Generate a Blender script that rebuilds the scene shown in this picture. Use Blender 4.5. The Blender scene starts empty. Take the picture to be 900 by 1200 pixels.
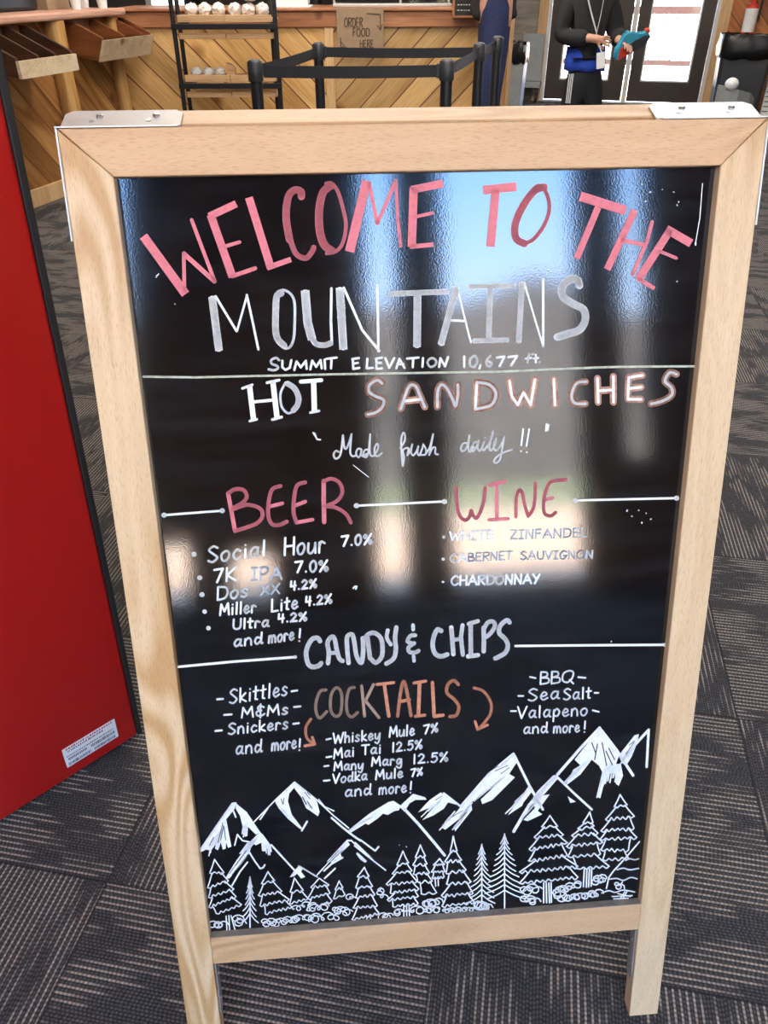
import bpy, bmesh, math, random
from mathutils import Vector, Matrix
from mathutils.geometry import tessellate_polygon
random.seed(7)
SC = bpy.context.scene
COL = SC.collection
R = math.radians

# ------------------------------------------------------------------ camera
H = 1.129
PITCH, ROLL = R(35), -0.00317
cd = bpy.data.cameras.new('camera'); cam = bpy.data.objects.new('camera', cd); COL.objects.link(cam)
cd.sensor_fit = 'VERTICAL'; cd.sensor_height = 24.0; cd.lens = 24.0 * 900 / 1200
cd.clip_start = 0.05; cd.clip_end = 300
_ex = Vector((1, 0, 0)); _ed = Vector((0, -math.sin(PITCH), -math.cos(PITCH))); _ef = Vector((0, math.cos(PITCH), -math.sin(PITCH)))
_r = _ex * math.cos(-ROLL) + _ed * math.sin(-ROLL)
_d = -_ex * math.sin(-ROLL) + _ed * math.cos(-ROLL)
cam.matrix_world = Matrix(((_r.x, -_d.x, -_ef.x, 0), (_r.y, -_d.y, -_ef.y, 0), (_r.z, -_d.z, -_ef.z, H), (0, 0, 0, 1)))
SC.camera = cam

# ------------------------------------------------------------------ view, world, sun, fill lights
SC.view_settings.view_transform = 'Standard'; SC.view_settings.look = 'None'
SC.view_settings.gamma = 1.0; SC.view_settings.use_curve_mapping = False
SC.view_settings.exposure = 0.1
W = bpy.data.worlds.new('sky'); SC.world = W; W.use_nodes = True
wn = W.node_tree.nodes; wl = W.node_tree.links
bg = wn['Background']
tc = wn.new('ShaderNodeTexCoord'); sx = wn.new('ShaderNodeSeparateXYZ'); rp = wn.new('ShaderNodeValToRGB')
wl.new(tc.outputs['Generated'], sx.inputs[0]); wl.new(sx.outputs['Z'], rp.inputs[0]); wl.new(rp.outputs[0], bg.inputs[0])
rp.color_ramp.elements[0].color = (0.74, 0.86, 1.0, 1); rp.color_ramp.elements[0].position = 0.04
rp.color_ramp.elements[1].color = (0.24, 0.50, 1.0, 1); rp.color_ramp.elements[1].position = 0.38
bg.inputs[1].default_value = 17.0
def light(name, kind, loc, energy, size=None, color=(1, 1, 1), aim=None):
    l = bpy.data.lights.new(name, kind); l.energy = energy; l.color = color
    o = bpy.data.objects.new(name, l); COL.objects.link(o); o.location = loc
    if kind == 'AREA':
        l.shape = 'RECTANGLE'; l.size, l.size_y = size
    if aim is not None:
        o.rotation_euler = (Vector(aim) - Vector(loc)).to_track_quat('-Z', 'Y').to_euler()
    return o
s = light('sun', 'SUN', (3, 8, 20), 58.0, color=(1.0, 0.86, 0.68), aim=(2.0, 6.0, 14.5)); s.data.angle = R(0.6)
WARM = (1.0, 0.93, 0.84)  # tint of the added overhead fill: unseen area lights without fixtures
light('fill_light_near', 'AREA', (-0.3, -1.1, 2.92), 80, (2.4, 1.2), WARM, (-0.1, 0.2, 0.4))
light('fill_light_middle', 'AREA', (0.4, 3.0, 2.94), 125, (2.6, 1.4), WARM, (0.4, 3.6, 0))
light('fill_light_far', 'AREA', (-0.6, 5.2, 2.94), 115, (2.6, 1.2), WARM, (-0.6, 5.8, 0))
light('fill_light_door', 'AREA', (2.6, 6.8, 2.94), 60, (2.0, 1.2), WARM, (2.6, 7.4, 0))

# ------------------------------------------------------------------ materials
def newmat(name):
    m = bpy.data.materials.new(name); m.use_nodes = True
    n = m.node_tree.nodes; b = n['Principled BSDF']
    return m, n, m.node_tree.links, b
def setb(b, color=None, rough=.5, metal=0., spec=None):
    if color is not None: b.inputs['Base Color'].default_value = (*color, 1)
    b.inputs['Roughness'].default_value = rough; b.inputs['Metallic'].default_value = metal
    if spec is not None: b.inputs['Specular IOR Level'].default_value = spec
def plain(name, color, rough=.5, metal=0., var=.12, scale=30, bump=0., spec=None):
    m, n, l, b = newmat(name); setb(b, color, rough, metal, spec)
    t = n.new('ShaderNodeTexCoord'); no = n.new('ShaderNodeTexNoise'); no.inputs['Scale'].default_value = scale; no.inputs['Detail'].default_value = 4
    l.new(t.outputs['Object'], no.inputs['Vector'])
    r = n.new('ShaderNodeValToRGB'); l.new(no.outputs['Fac'], r.inputs[0])
    r.color_ramp.elements[0].position = .3; r.color_ramp.elements[1].position = .7
    r.color_ramp.elements[0].color = tuple(c * (1 - var) for c in color) + (1,)
    r.color_ramp.elements[1].color = tuple(min(1, c * (1 + var)) for c in color) + (1,)
    l.new(r.outputs[0], b.inputs['Base Color'])
    if bump:
        bp = n.new('ShaderNodeBump'); bp.inputs['Strength'].default_value = bump; bp.inputs['Distance'].default_value = .002
        l.new(no.outputs['Fac'], bp.inputs['Height']); l.new(bp.outputs[0], b.inputs['Normal'])
    return m
def wood(name, dark, mid, lite, axis='Z', scale=1.0, knots=0., rough=.45, rot=None, seams=None, fleck=.5):
    """grain along one object axis; optional knots; optional plank seams (width, colour strength) across the grain"""
    m, n, l, b = newmat(name); setb(b, mid, rough)
    t = n.new('ShaderNodeTexCoord'); mp = n.new('ShaderNodeMapping')
    src = t.outputs['Object']
    if rot:
        mr = n.new('ShaderNodeMapping'); mr.inputs['Rotation'].default_value = rot
        l.new(src, mr.inputs[0]); src = mr.outputs[0]
    base = src
    if seams:
        sp = n.new('ShaderNodeSeparateXYZ'); l.new(base, sp.inputs[0])
        q = n.new('ShaderNodeMath'); q.operation = 'DIVIDE'; l.new(sp.outputs['X'], q.inputs[0]); q.inputs[1].default_value = seams
        fr = n.new('ShaderNodeMath'); fr.operation = 'FRACT'; l.new(q.outputs[0], fr.inputs[0])
        fo = n.new('ShaderNodeMath'); fo.operation = 'FLOOR'; l.new(q.outputs[0], fo.inputs[0])
        wnz = n.new('ShaderNodeTexWhiteNoise'); wnz.noise_dimensions = '1D'; l.new(fo.outputs[0], wnz.inputs['W'])
        off = n.new('ShaderNodeVectorMath'); off.operation = 'MULTIPLY_ADD'
        l.new(wnz.outputs['Color'], off.inputs[0]); off.inputs[1].default_value = (7, 7, 7); l.new(base, off.inputs[2])
        src = off.outputs[0]
    l.new(src, mp.inputs[0])
    long_, cross = 1.9 * scale, 19 * scale
    mp.inputs['Scale'].default_value = {'X': (long_, cross, cross), 'Y': (cross, long_, cross), 'Z': (cross, cross, long_)}[axis]
    n1 = n.new('ShaderNodeTexNoise'); n1.inputs['Scale'].default_value = 1; n1.inputs['Detail'].default_value = 5; n1.inputs['Distortion'].default_value = 1.3
    l.new(mp.outputs[0], n1.inputs['Vector'])
    r1 = n.new('ShaderNodeValToRGB'); l.new(n1.outputs['Fac'], r1.inputs[0])
    e = r1.color_ramp.elements; e[0].position = .28; e[0].color = (*dark, 1); e[1].position = .72; e[1].color = (*lite, 1)
    e2 = r1.color_ramp.elements.new(.47); e2.color = (*mid, 1)
    col = r1.outputs[0]
    # fine flecks
    mp2 = n.new('ShaderNodeMapping'); l.new(src, mp2.inputs[0])
    mp2.inputs['Scale'].default_value = {'X': (14 * scale, 330 * scale, 330 * scale), 'Y': (330 * scale, 14 * scale, 330 * scale), 'Z': (330 * scale, 330 * scale, 14 * scale)}[axis]
    n2 = n.new('ShaderNodeTexNoise'); n2.inputs['Scale'].default_value = 1; n2.inputs['Detail'].default_value = 2; l.new(mp2.outputs[0], n2.inputs['Vector'])
    r2 = n.new('ShaderNodeValToRGB'); l.new(n2.outputs['Fac'], r2.inputs[0])
    r2.color_ramp.elements[0].position = .36; r2.color_ramp.elements[0].color = (.62, .5, .4, 1); r2.color_ramp.elements[1].position = .56; r2.color_ramp.elements[1].color = (1, 1, 1, 1)
    mx = n.new('ShaderNodeMix'); mx.data_type = 'RGBA'; mx.blend_type = 'MULTIPLY'; mx.inputs[0].default_value = fleck
    l.new(col, mx.inputs[6]); l.new(r2.outputs[0], mx.inputs[7]); col = mx.outputs[2]
    if knots:
        vo = n.new('ShaderNodeTexVoronoi'); vo.inputs['Scale'].default_value = knots; l.new(src, vo.inputs['Vector'])
        rk = n.new('ShaderNodeValToRGB'); l.new(vo.outputs['Distance'], rk.inputs[0])
        rk.color_ramp.elements[0].position = .07; rk.color_ramp.elements[0].color = (.28, .13, .06, 1)
        rk.color_ramp.elements[1].position = .2; rk.color_ramp.elements[1].color = (1, 1, 1, 1)
        mk = n.new('ShaderNodeMix'); mk.data_type = 'RGBA'; mk.blend_type = 'MULTIPLY'; mk.inputs[0].default_value = .85
        l.new(col, mk.inputs[6]); l.new(rk.outputs[0], mk.inputs[7]); col = mk.outputs[2]
    if seams:
        # each plank its own tone, thin dark joint between planks
        hv = n.new('ShaderNodeMapRange'); l.new(wnz.outputs['Value'], hv.inputs[0]); hv.inputs[3].default_value = .68; hv.inputs[4].default_value = 1.15
        mt = n.new('ShaderNodeMix'); mt.data_type = 'RGBA'; mt.blend_type = 'MULTIPLY'; mt.inputs[0].default_value = 1
        l.new(col, mt.inputs[6]); l.new(hv.outputs[0], mt.inputs[7])
        cmp_ = n.new('ShaderNodeMath'); cmp_.operation = 'GREATER_THAN'; l.new(fr.outputs[0], cmp_.inputs[0]); cmp_.inputs[1].default_value = .055
        rj = n.new('ShaderNodeMix'); rj.data_type = 'RGBA'; l.new(cmp_.outputs[0], rj.inputs[0]); rj.inputs[6].default_value = (.12, .045, .015, 1); l.new(mt.outputs[2], rj.inputs[7])
        col = rj.outputs[2]
    l.new(col, b.inputs['Base Color'])
    bp = n.new('ShaderNodeBump'); bp.inputs['Strength'].default_value = .12; bp.inputs['Distance'].default_value = .001
    l.new(n2.outputs['Fac'], bp.inputs['Height']); l.new(bp.outputs[0], b.inputs['Normal'])
    return m
def glass_mat(name, tint=(1, 1, 1)):
    m, n, l, b = newmat(name)
    out = n['Material Output']; tr = n.new('ShaderNodeBsdfTransparent'); tr.inputs[0].default_value = (*tint, 1)
    gl = n.new('ShaderNodeBsdfGlossy'); gl.inputs['Roughness'].default_value = .02
    mx = n.new('ShaderNodeMixShader'); fz = n.new('ShaderNodeFresnel'); fz.inputs[0].default_value = 1.25
    l.new(fz.outputs[0], mx.inputs[0]); l.new(tr.outputs[0], mx.inputs[1]); l.new(gl.outputs[0], mx.inputs[2]); l.new(mx.outputs[0], out.inputs[0])
    return m
def oak(name, dark, lite, axis, seed, cath=.45):
    m, n, l, b = newmat(name); setb(b, lite, .42)
    t = n.new('ShaderNodeTexCoord'); oi = n.new('ShaderNodeObjectInfo')
    ad = n.new('ShaderNodeVectorMath'); ad.operation = 'ADD'; l.new(t.outputs['Object'], ad.inputs[0])
    cx_ = n.new('ShaderNodeCombineXYZ'); mu = n.new('ShaderNodeMath'); mu.operation = 'MULTIPLY'; l.new(oi.outputs['Random'], mu.inputs[0]); mu.inputs[1].default_value = 9
    for i in range(3): l.new(mu.outputs[0], cx_.inputs[i])
    l.new(cx_.outputs[0], ad.inputs[1]); src = ad.outputs[0]
    def tex(lo, cr, detail, dist=0.):
        mp = n.new('ShaderNodeMapping'); l.new(src, mp.inputs[0]); mp.inputs['Location'].default_value = (seed, seed * 1.7, seed * .6)
        mp.inputs['Scale'].default_value = {'X': (lo, cr, cr), 'Z': (cr, cr, lo)}[axis]
        q = n.new('ShaderNodeTexNoise'); q.inputs['Scale'].default_value = 1; q.inputs['Detail'].default_value = detail; q.inputs['Distortion'].default_value = dist
        l.new(mp.outputs[0], q.inputs['Vector']); return q.outputs['Fac']
    def mt(op, a, c):
        q = n.new('ShaderNodeMath'); q.operation = op
        for i, v in ((0, a), (1, c)):
            if isinstance(v, (int, float)): q.inputs[i].default_value = v
            else: l.new(v, q.inputs[i])
        return q.outputs[0]
    cont = mt('SINE', mt('MULTIPLY', tex(2.6, 17, 1, .3), 62), 0)
    reg = tex(1.9, 6, 1)                                  # where the bold figure shows
    rg = n.new('ShaderNodeMapRange'); l.new(reg, rg.inputs[0]); rg.inputs[1].default_value = .46; rg.inputs[2].default_value = .60; rg.inputs[3].default_value = .12; rg.inputs[4].default_value = 1.0
    f = mt('MULTIPLY', mt('MULTIPLY', mt('ADD', cont, 1), .5), mt('MULTIPLY', rg.outputs[0], cath))
    f = mt('ADD', f, mt('MULTIPLY', tex(5, 60, 4), .38))
    r1 = n.new('ShaderNodeValToRGB'); l.new(f, r1.inputs[0]); e = r1.color_ramp.elements
    e[0].position = .10; e[0].color = (*lite, 1); e[1].position = .62; e[1].color = (*dark, 1)
    pr = n.new('ShaderNodeValToRGB'); l.new(tex(120, 1300, 1), pr.inputs[0])
    pr.color_ramp.elements[0].position = .32; pr.color_ramp.elements[0].color = (.70, .58, .46, 1); pr.color_ramp.elements[1].position = .44; pr.color_ramp.elements[1].color = (1, 1, 1, 1)
    mx = n.new('ShaderNodeMix'); mx.data_type = 'RGBA'; mx.blend_type = 'MULTIPLY'; mx.inputs[0].default_value = .5; l.new(r1.outputs[0], mx.inputs[6]); l.new(pr.outputs[0], mx.inputs[7])
    l.new(mx.outputs[2], b.inputs['Base Color'])
    return m
OAK = ((.55, .37, .20), (.66, .475, .285), (.74, .57, .375))
M = {}
M['oak_v'] = oak('oak_upright', (.52, .31, .13), (.74, .555, .34), 'Z', .3, .55)
M['oak_h'] = oak('oak_rail', (.46, .255, .115), (.645, .425, .235), 'X', 1.1, .42)  # darker than the stiles: the rails' dimmer light is put into the colour
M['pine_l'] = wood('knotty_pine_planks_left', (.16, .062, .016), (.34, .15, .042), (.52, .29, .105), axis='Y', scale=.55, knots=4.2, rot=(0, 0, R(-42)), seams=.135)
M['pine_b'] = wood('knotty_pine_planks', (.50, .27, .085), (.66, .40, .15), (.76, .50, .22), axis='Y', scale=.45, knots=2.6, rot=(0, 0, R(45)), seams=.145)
M['pine_c'] = wood('knotty_pine_planks_mirrored', (.48, .25, .075), (.63, .37, .13), (.74, .47, .20), axis='Y', scale=.45, knots=2.6, rot=(0, 0, R(-45)), seams=.145)
M['pine_d'] = wood('orange_plank_wall', (.19, .055, .012), (.36, .115, .026), (.50, .20, .05), axis='Y', scale=.5, knots=2.2, rot=(0, 0, R(-45)), seams=.19)
M['slab'] = wood('reddish_slab_edge', (.24, .09, .035), (.40, .17, .075), (.52, .25, .13), axis='X', scale=.4, knots=5)
M['top'] = wood('countertop_pinkish_wood', (.40, .20, .13), (.55, .31, .22), (.62, .38, .29), axis='X', scale=.4)
M['log'] = wood('golden_log', (.36, .17, .045), (.55, .31, .10), (.68, .44, .18), axis='Z', scale=.4, knots=3.5)
M['trimwood'] = wood('pale_trim_wood', (.48, .28, .12), (.60, .38, .18), (.68, .47, .25), axis='Z', scale=.5)
M['binwood'] = wood('bin_wood_dark_stain', (.095, .030, .010), (.20, .065, .020), (.30, .11, .035), axis='Y', scale=.4)
M['bindark'] = wood('bin_wood_blackish_stain', (.030, .014, .009), (.060, .026, .014), (.10, .045, .022), axis='Y', scale=.4)
M['binlip'] = wood('bin_lip_pale_pine', (.50, .38, .23), (.62, .50, .34), (.70, .59, .43), axis='Y', scale=.4, knots=6)
M['tray'] = wood('tray_wood', (.50, .29, .13), (.62, .39, .20), (.70, .47, .27), axis='X', scale=.5)
M['steel'] = plain('bracket_steel', (.52, .50, .48), .5, .8, .06, 60)
M['screw'] = plain('screw_zinc', (.45, .45, .46), .3, 1., .1, 200)
M['black'] = plain('black_powder_coat', (.012, .013, .016), .38, 0, .1, 80)
M['belt'] = plain('black_belt_webbing', (.013, .014, .018), .7, 0, .2, 300, .3)
M['rubber'] = plain('black_rubber_trim', (.014, .014, .015), .6, 0, .1, 50)
M['white'] = plain('white_plastic', (.80, .80, .79), .45, 0, .03, 20)
M['offwhite'] = plain('white_bags', (.66, .60, .56), .55, 0, .16, 40, .4)
M['brownframe'] = plain('dark_brown_door', (.040, .027, .020), .42, 0, .08, 12)
M['whitejamb'] = plain('white_jamb', (.62, .61, .58), .5, 0, .05, 12)
M['greyplastic'] = plain('grey_plastic', (.30, .32, .32), .45, 0, .08, 15)
M['darkplastic'] = plain('dark_grey_plastic', (.030, .032, .036), .42, 0, .1, 15)
M['bag'] = plain('black_bin_liner', (.008, .008, .009), .28, 0, .2, 18, .9)
M['glass'] = glass_mat('window_glass')
M['ceiling'] = plain('ceiling_white', (.66, .63, .58), .9, 0, .03, 5)
M['wallwood'] = wood('interior_plank_wall', (.20, .11, .055), (.30, .18, .095), (.38, .24, .14), axis='Z', scale=.5)
M['darkwall'] = plain('kitchen_dark_wall', (.045, .038, .034), .7, 0, .15, 3)
M['weathered'] = wood('weathered_grey_boards', (.15, .13, .11), (.24, .215, .18), (.33, .30, .26), axis='X', scale=.6)
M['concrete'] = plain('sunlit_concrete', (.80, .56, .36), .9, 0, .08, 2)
M['hill'] = plain('far_hillside', (.24, .20, .175), .95, 0, .25, .25)
M['grass'] = plain('far_meadow', (.26, .27, .13), .95, 0, .2, .6)
M['skin'] = plain('skin', (.56, .30, .21), .5, 0, .05, 20)
M['hair'] = plain('brown_hair', (.05, .028, .016), .6, 0, .3, 120, .5)
M['jacket'] = plain('black_fleece', (.012, .012, .013), .85, 0, .25, 90, .4)
M['pants'] = plain('black_track_pants', (.007, .007, .009), .7, 0, .2, 60, .2)
M['blue'] = plain('royal_blue_cloth', (.012, .055, .42), .8, 0, .1, 60, .2)
M['navy'] = plain('navy_cloth', (.020, .030, .095), .85, 0, .2, 60, .3)
M['stripe'] = plain('white_stripe', (.55, .55, .56), .7, 0, .05, 60)
M['teal'] = plain('teal_fabric', (.03, .27, .40), .6, 0, .15, 60)
M['red'] = plain('bright_red', (.55, .035, .02), .5, 0, .1, 60)
M['shoe'] = plain('dark_shoe', (.02, .022, .03), .6, 0, .2, 60)
M['eye'] = plain('eye', (.03, .02, .015), .15, 0, .05, 50)
M['card'] = plain('brown_cardboard', (.30, .205, .125), .85, 0, .08, 25)
M['marker'] = plain('brown_marker_ink', (.055, .035, .022), .7, 0, .2, 60)
M['screen'] = plain('menu_slate', (.02, .022, .02), .4, 0, .5, 25)
M['redpaint'] = None
# ------------------------------------------------------------------ special materials
def red_paint():
    m, n, l, b = newmat('red_cooler_panel'); setb(b, (.36, .007, .006), .34)
    t = n.new('ShaderNodeTexCoord'); no = n.new('ShaderNodeTexNoise'); no.inputs['Scale'].default_value = 2; l.new(t.outputs['Object'], no.inputs['Vector'])
    r = n.new('ShaderNodeValToRGB'); l.new(no.outputs['Fac'], r.inputs[0])
    r.color_ramp.elements[0].color = (.36, .0075, .006, 1); r.color_ramp.elements[1].color = (.42, .011, .009, 1)
    l.new(r.outputs[0], b.inputs['Base Color'])
    return m
M['redpaint'] = red_paint()
def slate():
    """glossy black chalk board: orange-peel lacquer, faint wiped dust"""
    m, n, l, b = newmat('black_marker_board'); setb(b, (.008, .009, .012), .07, 0, 1.0)
    t = n.new('ShaderNodeTexCoord')
    no = n.new('ShaderNodeTexNoise'); no.inputs['Scale'].default_value = 620; no.inputs['Detail'].default_value = 2; l.new(t.outputs['Object'], no.inputs['Vector'])
    bp = n.new('ShaderNodeBump'); bp.inputs['Strength'].default_value = .035; bp.inputs['Distance'].default_value = .0006
    l.new(no.outputs['Fac'], bp.inputs['Height']); l.new(bp.outputs[0], b.inputs['Normal'])
    mp = n.new('ShaderNodeMapping'); mp.inputs['Scale'].default_value = (7, 7, 60); l.new(t.outputs['Object'], mp.inputs[0])
    d = n.new('ShaderNodeTexNoise'); d.inputs['Scale'].default_value = 1; d.inputs['Detail'].default_value = 6; l.new(mp.outputs[0], d.inputs['Vector'])
    r = n.new('ShaderNodeValToRGB'); l.new(d.outputs['Fac'], r.inputs[0])
    r.color_ramp.elements[0].position = .45; r.color_ramp.elements[0].color = (.0028, .003, .0042, 1)
    r.color_ramp.elements[1].position = .85; r.color_ramp.elements[1].color = (.013, .0145, .018, 1)
    l.new(r.outputs[0], b.inputs['Base Color'])
    return m
M['slate'] = slate()
def ink(name, c, lo=.8, rough=.5):
    m, n, l, b = newmat(name); setb(b, c, rough, 0, .3)
    t = n.new('ShaderNodeTexCoord'); no = n.new('ShaderNodeTexNoise'); no.inputs['Scale'].default_value = 260; no.inputs['Detail'].default_value = 4; l.new(t.outputs['Object'], no.inputs['Vector'])
    r = n.new('ShaderNodeValToRGB'); l.new(no.outputs['Fac'], r.inputs[0])
    r.color_ramp.elements[0].position = .36; r.color_ramp.elements[1].position = .55
    r.color_ramp.elements[0].color = tuple(x * lo for x in c) + (1,); r.color_ramp.elements[1].color = (*c, 1)
    l.new(r.outputs[0], b.inputs['Base Color'])
    return m
INK = {'pink': ink('pink_marker', (.66, .185, .225), .9), 'white': ink('white_marker', (.90, .90, .89), .88),
       'fine': ink('white_marker_fine', (.88, .88, .87), .92), 'faint': ink('white_marker_faint', (.50, .54, .60), .75),
       'tan': ink('tan_marker', (.40, .27, .20), .8), 'orange': ink('orange_marker', (.66, .27, .15), .8),
       'line': ink('pale_green_marker', (.50, .53, .42), .7), 'halo': ink('peach_marker_halo', (.50, .24, .16), .6)}
def carpet():
    m, n, l, b = newmat('carpet_tiles'); setb(b, (.06, .055, .055), .95, 0, .15)
    def math_(op, a, bb=None):
        q = n.new('ShaderNodeMath'); q.operation = op
        for i, v in ((0, a), (1, bb)):
            if v is None: continue
            if isinstance(v, (int, float)): q.inputs[i].default_value = v
            else: l.new(v, q.inputs[i])
        return q.outputs[0]
    t = n.new('ShaderNodeTexCoord'); mp = n.new('ShaderNodeMapping')
    mp.vector_type = 'TEXTURE'; mp.inputs['Location'].default_value = (-.422, .634, 0); mp.inputs['Rotation'].default_value = (0, 0, R(-10.5))
    l.new(t.outputs['Object'], mp.inputs[0])
    sp = n.new('ShaderNodeSeparateXYZ'); l.new(mp.outputs[0], sp.inputs[0])
    S = .5
    X, Y = math_('DIVIDE', sp.outputs[0], S), math_('DIVIDE', sp.outputs[1], S)
    ix, iy = math_('FLOOR', X), math_('FLOOR', Y)
    chk = math_('FLOORED_MODULO', math_('ADD', ix, iy), 2)
    def sel(a, bb):
        mx = n.new('ShaderNodeMix'); mx.data_type = 'FLOAT'; l.new(chk, mx.inputs[0]); l.new(a, mx.inputs[2]); l.new(bb, mx.inputs[3]); return mx.outputs[0]
    u, v = sel(sp.outputs[1], sp.outputs[0]), sel(sp.outputs[0], sp.outputs[1])
    pitch = .0045
    vr = math_('DIVIDE', v, pitch); row = math_('FLOOR', vr); rf = math_('FRACT', vr)
    lightrow = math_('FLOORED_MODULO', row, 2)
    wr = n.new('ShaderNodeTexWhiteNoise'); wr.noise_dimensions = '1D'; l.new(math_('ADD', row, math_('MULTIPLY', ix, 71)), wr.inputs['W']); rnd = wr.outputs['Value']
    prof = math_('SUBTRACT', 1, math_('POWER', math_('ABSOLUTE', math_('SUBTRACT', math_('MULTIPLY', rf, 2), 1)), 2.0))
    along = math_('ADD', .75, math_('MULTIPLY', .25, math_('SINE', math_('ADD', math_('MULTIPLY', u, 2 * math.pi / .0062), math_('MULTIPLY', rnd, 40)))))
    # ragged blocks where the pale yarn shows
    cb = n.new('ShaderNodeCombineXYZ'); l.new(math_('ADD', math_('MULTIPLY', u, 8.5), math_('MULTIPLY', rnd, .55)), cb.inputs[0]); l.new(math_('MULTIPLY', v, 15), cb.inputs[1]); l.new(math_('ADD', math_('MULTIPLY', ix, 3.1), math_('MULTIPLY', iy, 7.3)), cb.inputs[2])
    nz = n.new('ShaderNodeTexNoise'); nz.inputs['Scale'].default_value = 1; nz.inputs['Detail'].default_value = 2; l.new(cb.outputs[0], nz.inputs['Vector'])
    pm = n.new('ShaderNodeMapRange'); l.new(nz.outputs['Fac'], pm.inputs[0]); pm.inputs[1].default_value = .43; pm.inputs[2].default_value = .54
    patch = pm.outputs[0]
    cb2 = n.new('ShaderNodeCombineXYZ'); l.new(math_('MULTIPLY', u, 220), cb2.inputs[0]); l.new(math_('MULTIPLY', row, 3.7), cb2.inputs[1])
    nz2 = n.new('ShaderNodeTexNoise'); nz2.inputs['Scale'].default_value = 1; nz2.inputs['Detail'].default_value = 2; l.new(cb2.outputs[0], nz2.inputs['Vector'])
    fuzz = math_('ADD', .30, math_('MULTIPLY', nz2.outputs['Fac'], 1.4))
    pale = math_('MULTIPLY', math_('MULTIPLY', lightrow, patch), math_('POWER', prof, .6))
    rr = n.new('ShaderNodeMix'); rr.data_type = 'RGBA'; l.new(pale, rr.inputs[0]); rr.inputs[6].default_value = (.070, .067, .070, 1); rr.inputs[7].default_value = (.33, .285, .25, 1)
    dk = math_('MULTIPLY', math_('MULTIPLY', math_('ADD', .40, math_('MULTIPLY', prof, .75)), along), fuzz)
    mm = n.new('ShaderNodeMix'); mm.data_type = 'RGBA'; mm.blend_type = 'MULTIPLY'; mm.inputs[0].default_value = 1
    l.new(rr.outputs[2], mm.inputs[6]); l.new(dk, mm.inputs[7])
    # joint between tiles
    fx, fy = math_('FRACT', X), math_('FRACT', Y)
    edge = math_('MINIMUM', math_('MINIMUM', fx, math_('SUBTRACT', 1, fx)), math_('MINIMUM', fy, math_('SUBTRACT', 1, fy)))
    j = math_('LESS_THAN', edge, .004)
    mj = n.new('ShaderNodeMix'); mj.data_type = 'RGBA'; l.new(math_('MULTIPLY', j, .7), mj.inputs[0]); l.new(mm.outputs[2], mj.inputs[6]); mj.inputs[7].default_value = (.018, .016, .016, 1)
    l.new(mj.outputs[2], b.inputs['Base Color'])
    bp = n.new('ShaderNodeBump'); bp.inputs['Strength'].default_value = .5; bp.inputs['Distance'].default_value = .002
    l.new(math_('MULTIPLY', prof, along), bp.inputs['Height']); l.new(bp.outputs[0], b.inputs['Normal'])
    return m
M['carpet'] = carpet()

# ------------------------------------------------------------------ helpers
def link(name, me, mat, parent=None, mw=None):
    o = bpy.data.objects.new(name, me); COL.objects.link(o)
    if mat: me.materials.append(mat)
    if parent: o.parent = parent
    if mw is not None: o.matrix_local = mw
    return o
def obj(name, bm, mat, parent=None, mw=None, smooth=False):
    bmesh.ops.recalc_face_normals(bm, faces=bm.faces)
    me = bpy.data.meshes.new(name); bm.to_mesh(me); bm.free()
    if smooth:
        for p in me.polygons: p.use_smooth = True
        me.set_sharp_from_angle(angle=R(40))
    return link(name, me, mat, parent, mw)
def empty(name, loc, rz=0, mw=None):
    o = bpy.data.objects.new(name, None); COL.objects.link(o); o.empty_display_size = .1
    if mw is not None: o.matrix_world = mw
    else: o.location = loc; o.rotation_euler = (0, 0, rz)
    return o
def tag(o, label, cat, group=None):
    o['label'] = label; o['category'] = cat
    if group: o['group'] = group
    return o
def thing(name, label, cat, loc=(0, 0, 0), rz=0, group=None, mw=None):
    return tag(empty(name, loc, rz, mw), label, cat, group)
def struct(o): o['kind'] = 'structure'; return o
def B(*boxes, bev=0.0, seg=2):
    """boxes given as (x0,y0,z0,x1,y1,z1)"""
    bm = bmesh.new()
    for (x0, y0, z0, x1, y1, z1) in boxes: addbox(bm, x0, y0, z0, x1, y1, z1)
    if bev: bmesh.ops.bevel(bm, geom=list(bm.edges), offset=bev, segments=seg, affect='EDGES', profile=.5, clamp_overlap=True)
    return bm
def addbox(bm, x0, y0, z0, x1, y1, z1):
    v = [bm.verts.new((x, y, z)) for x in (x0, x1) for y in (y0, y1) for z in (z0, z1)]
    for f in ((0, 1, 3, 2), (4, 6, 7, 5), (0, 4, 5, 1), (2, 3, 7, 6), (0, 2, 6, 4), (1, 5, 7, 3)): bm.faces.new([v[i] for i in f])
def prism(pts, a, b_, axes='xz', bm=None):
    """polygon in two axes extruded along the third from a to b_"""
    bm = bm or bmesh.new()
    def P(p, t):
        return {'xz': (p[0], t, p[1]), 'yz': (t, p[0], p[1]), 'xy': (p[0], p[1], t)}[axes]
    A = [bm.verts.new(P(p, a)) for p in pts]; Bv = [bm.verts.new(P(p, b_)) for p in pts]
    bm.faces.new(A); bm.faces.new(Bv[::-1])
    for i in range(len(pts)): bm.faces.new((A[i], Bv[i], Bv[(i + 1) % len(pts)], A[(i + 1) % len(pts)]))
    return bm
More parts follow.
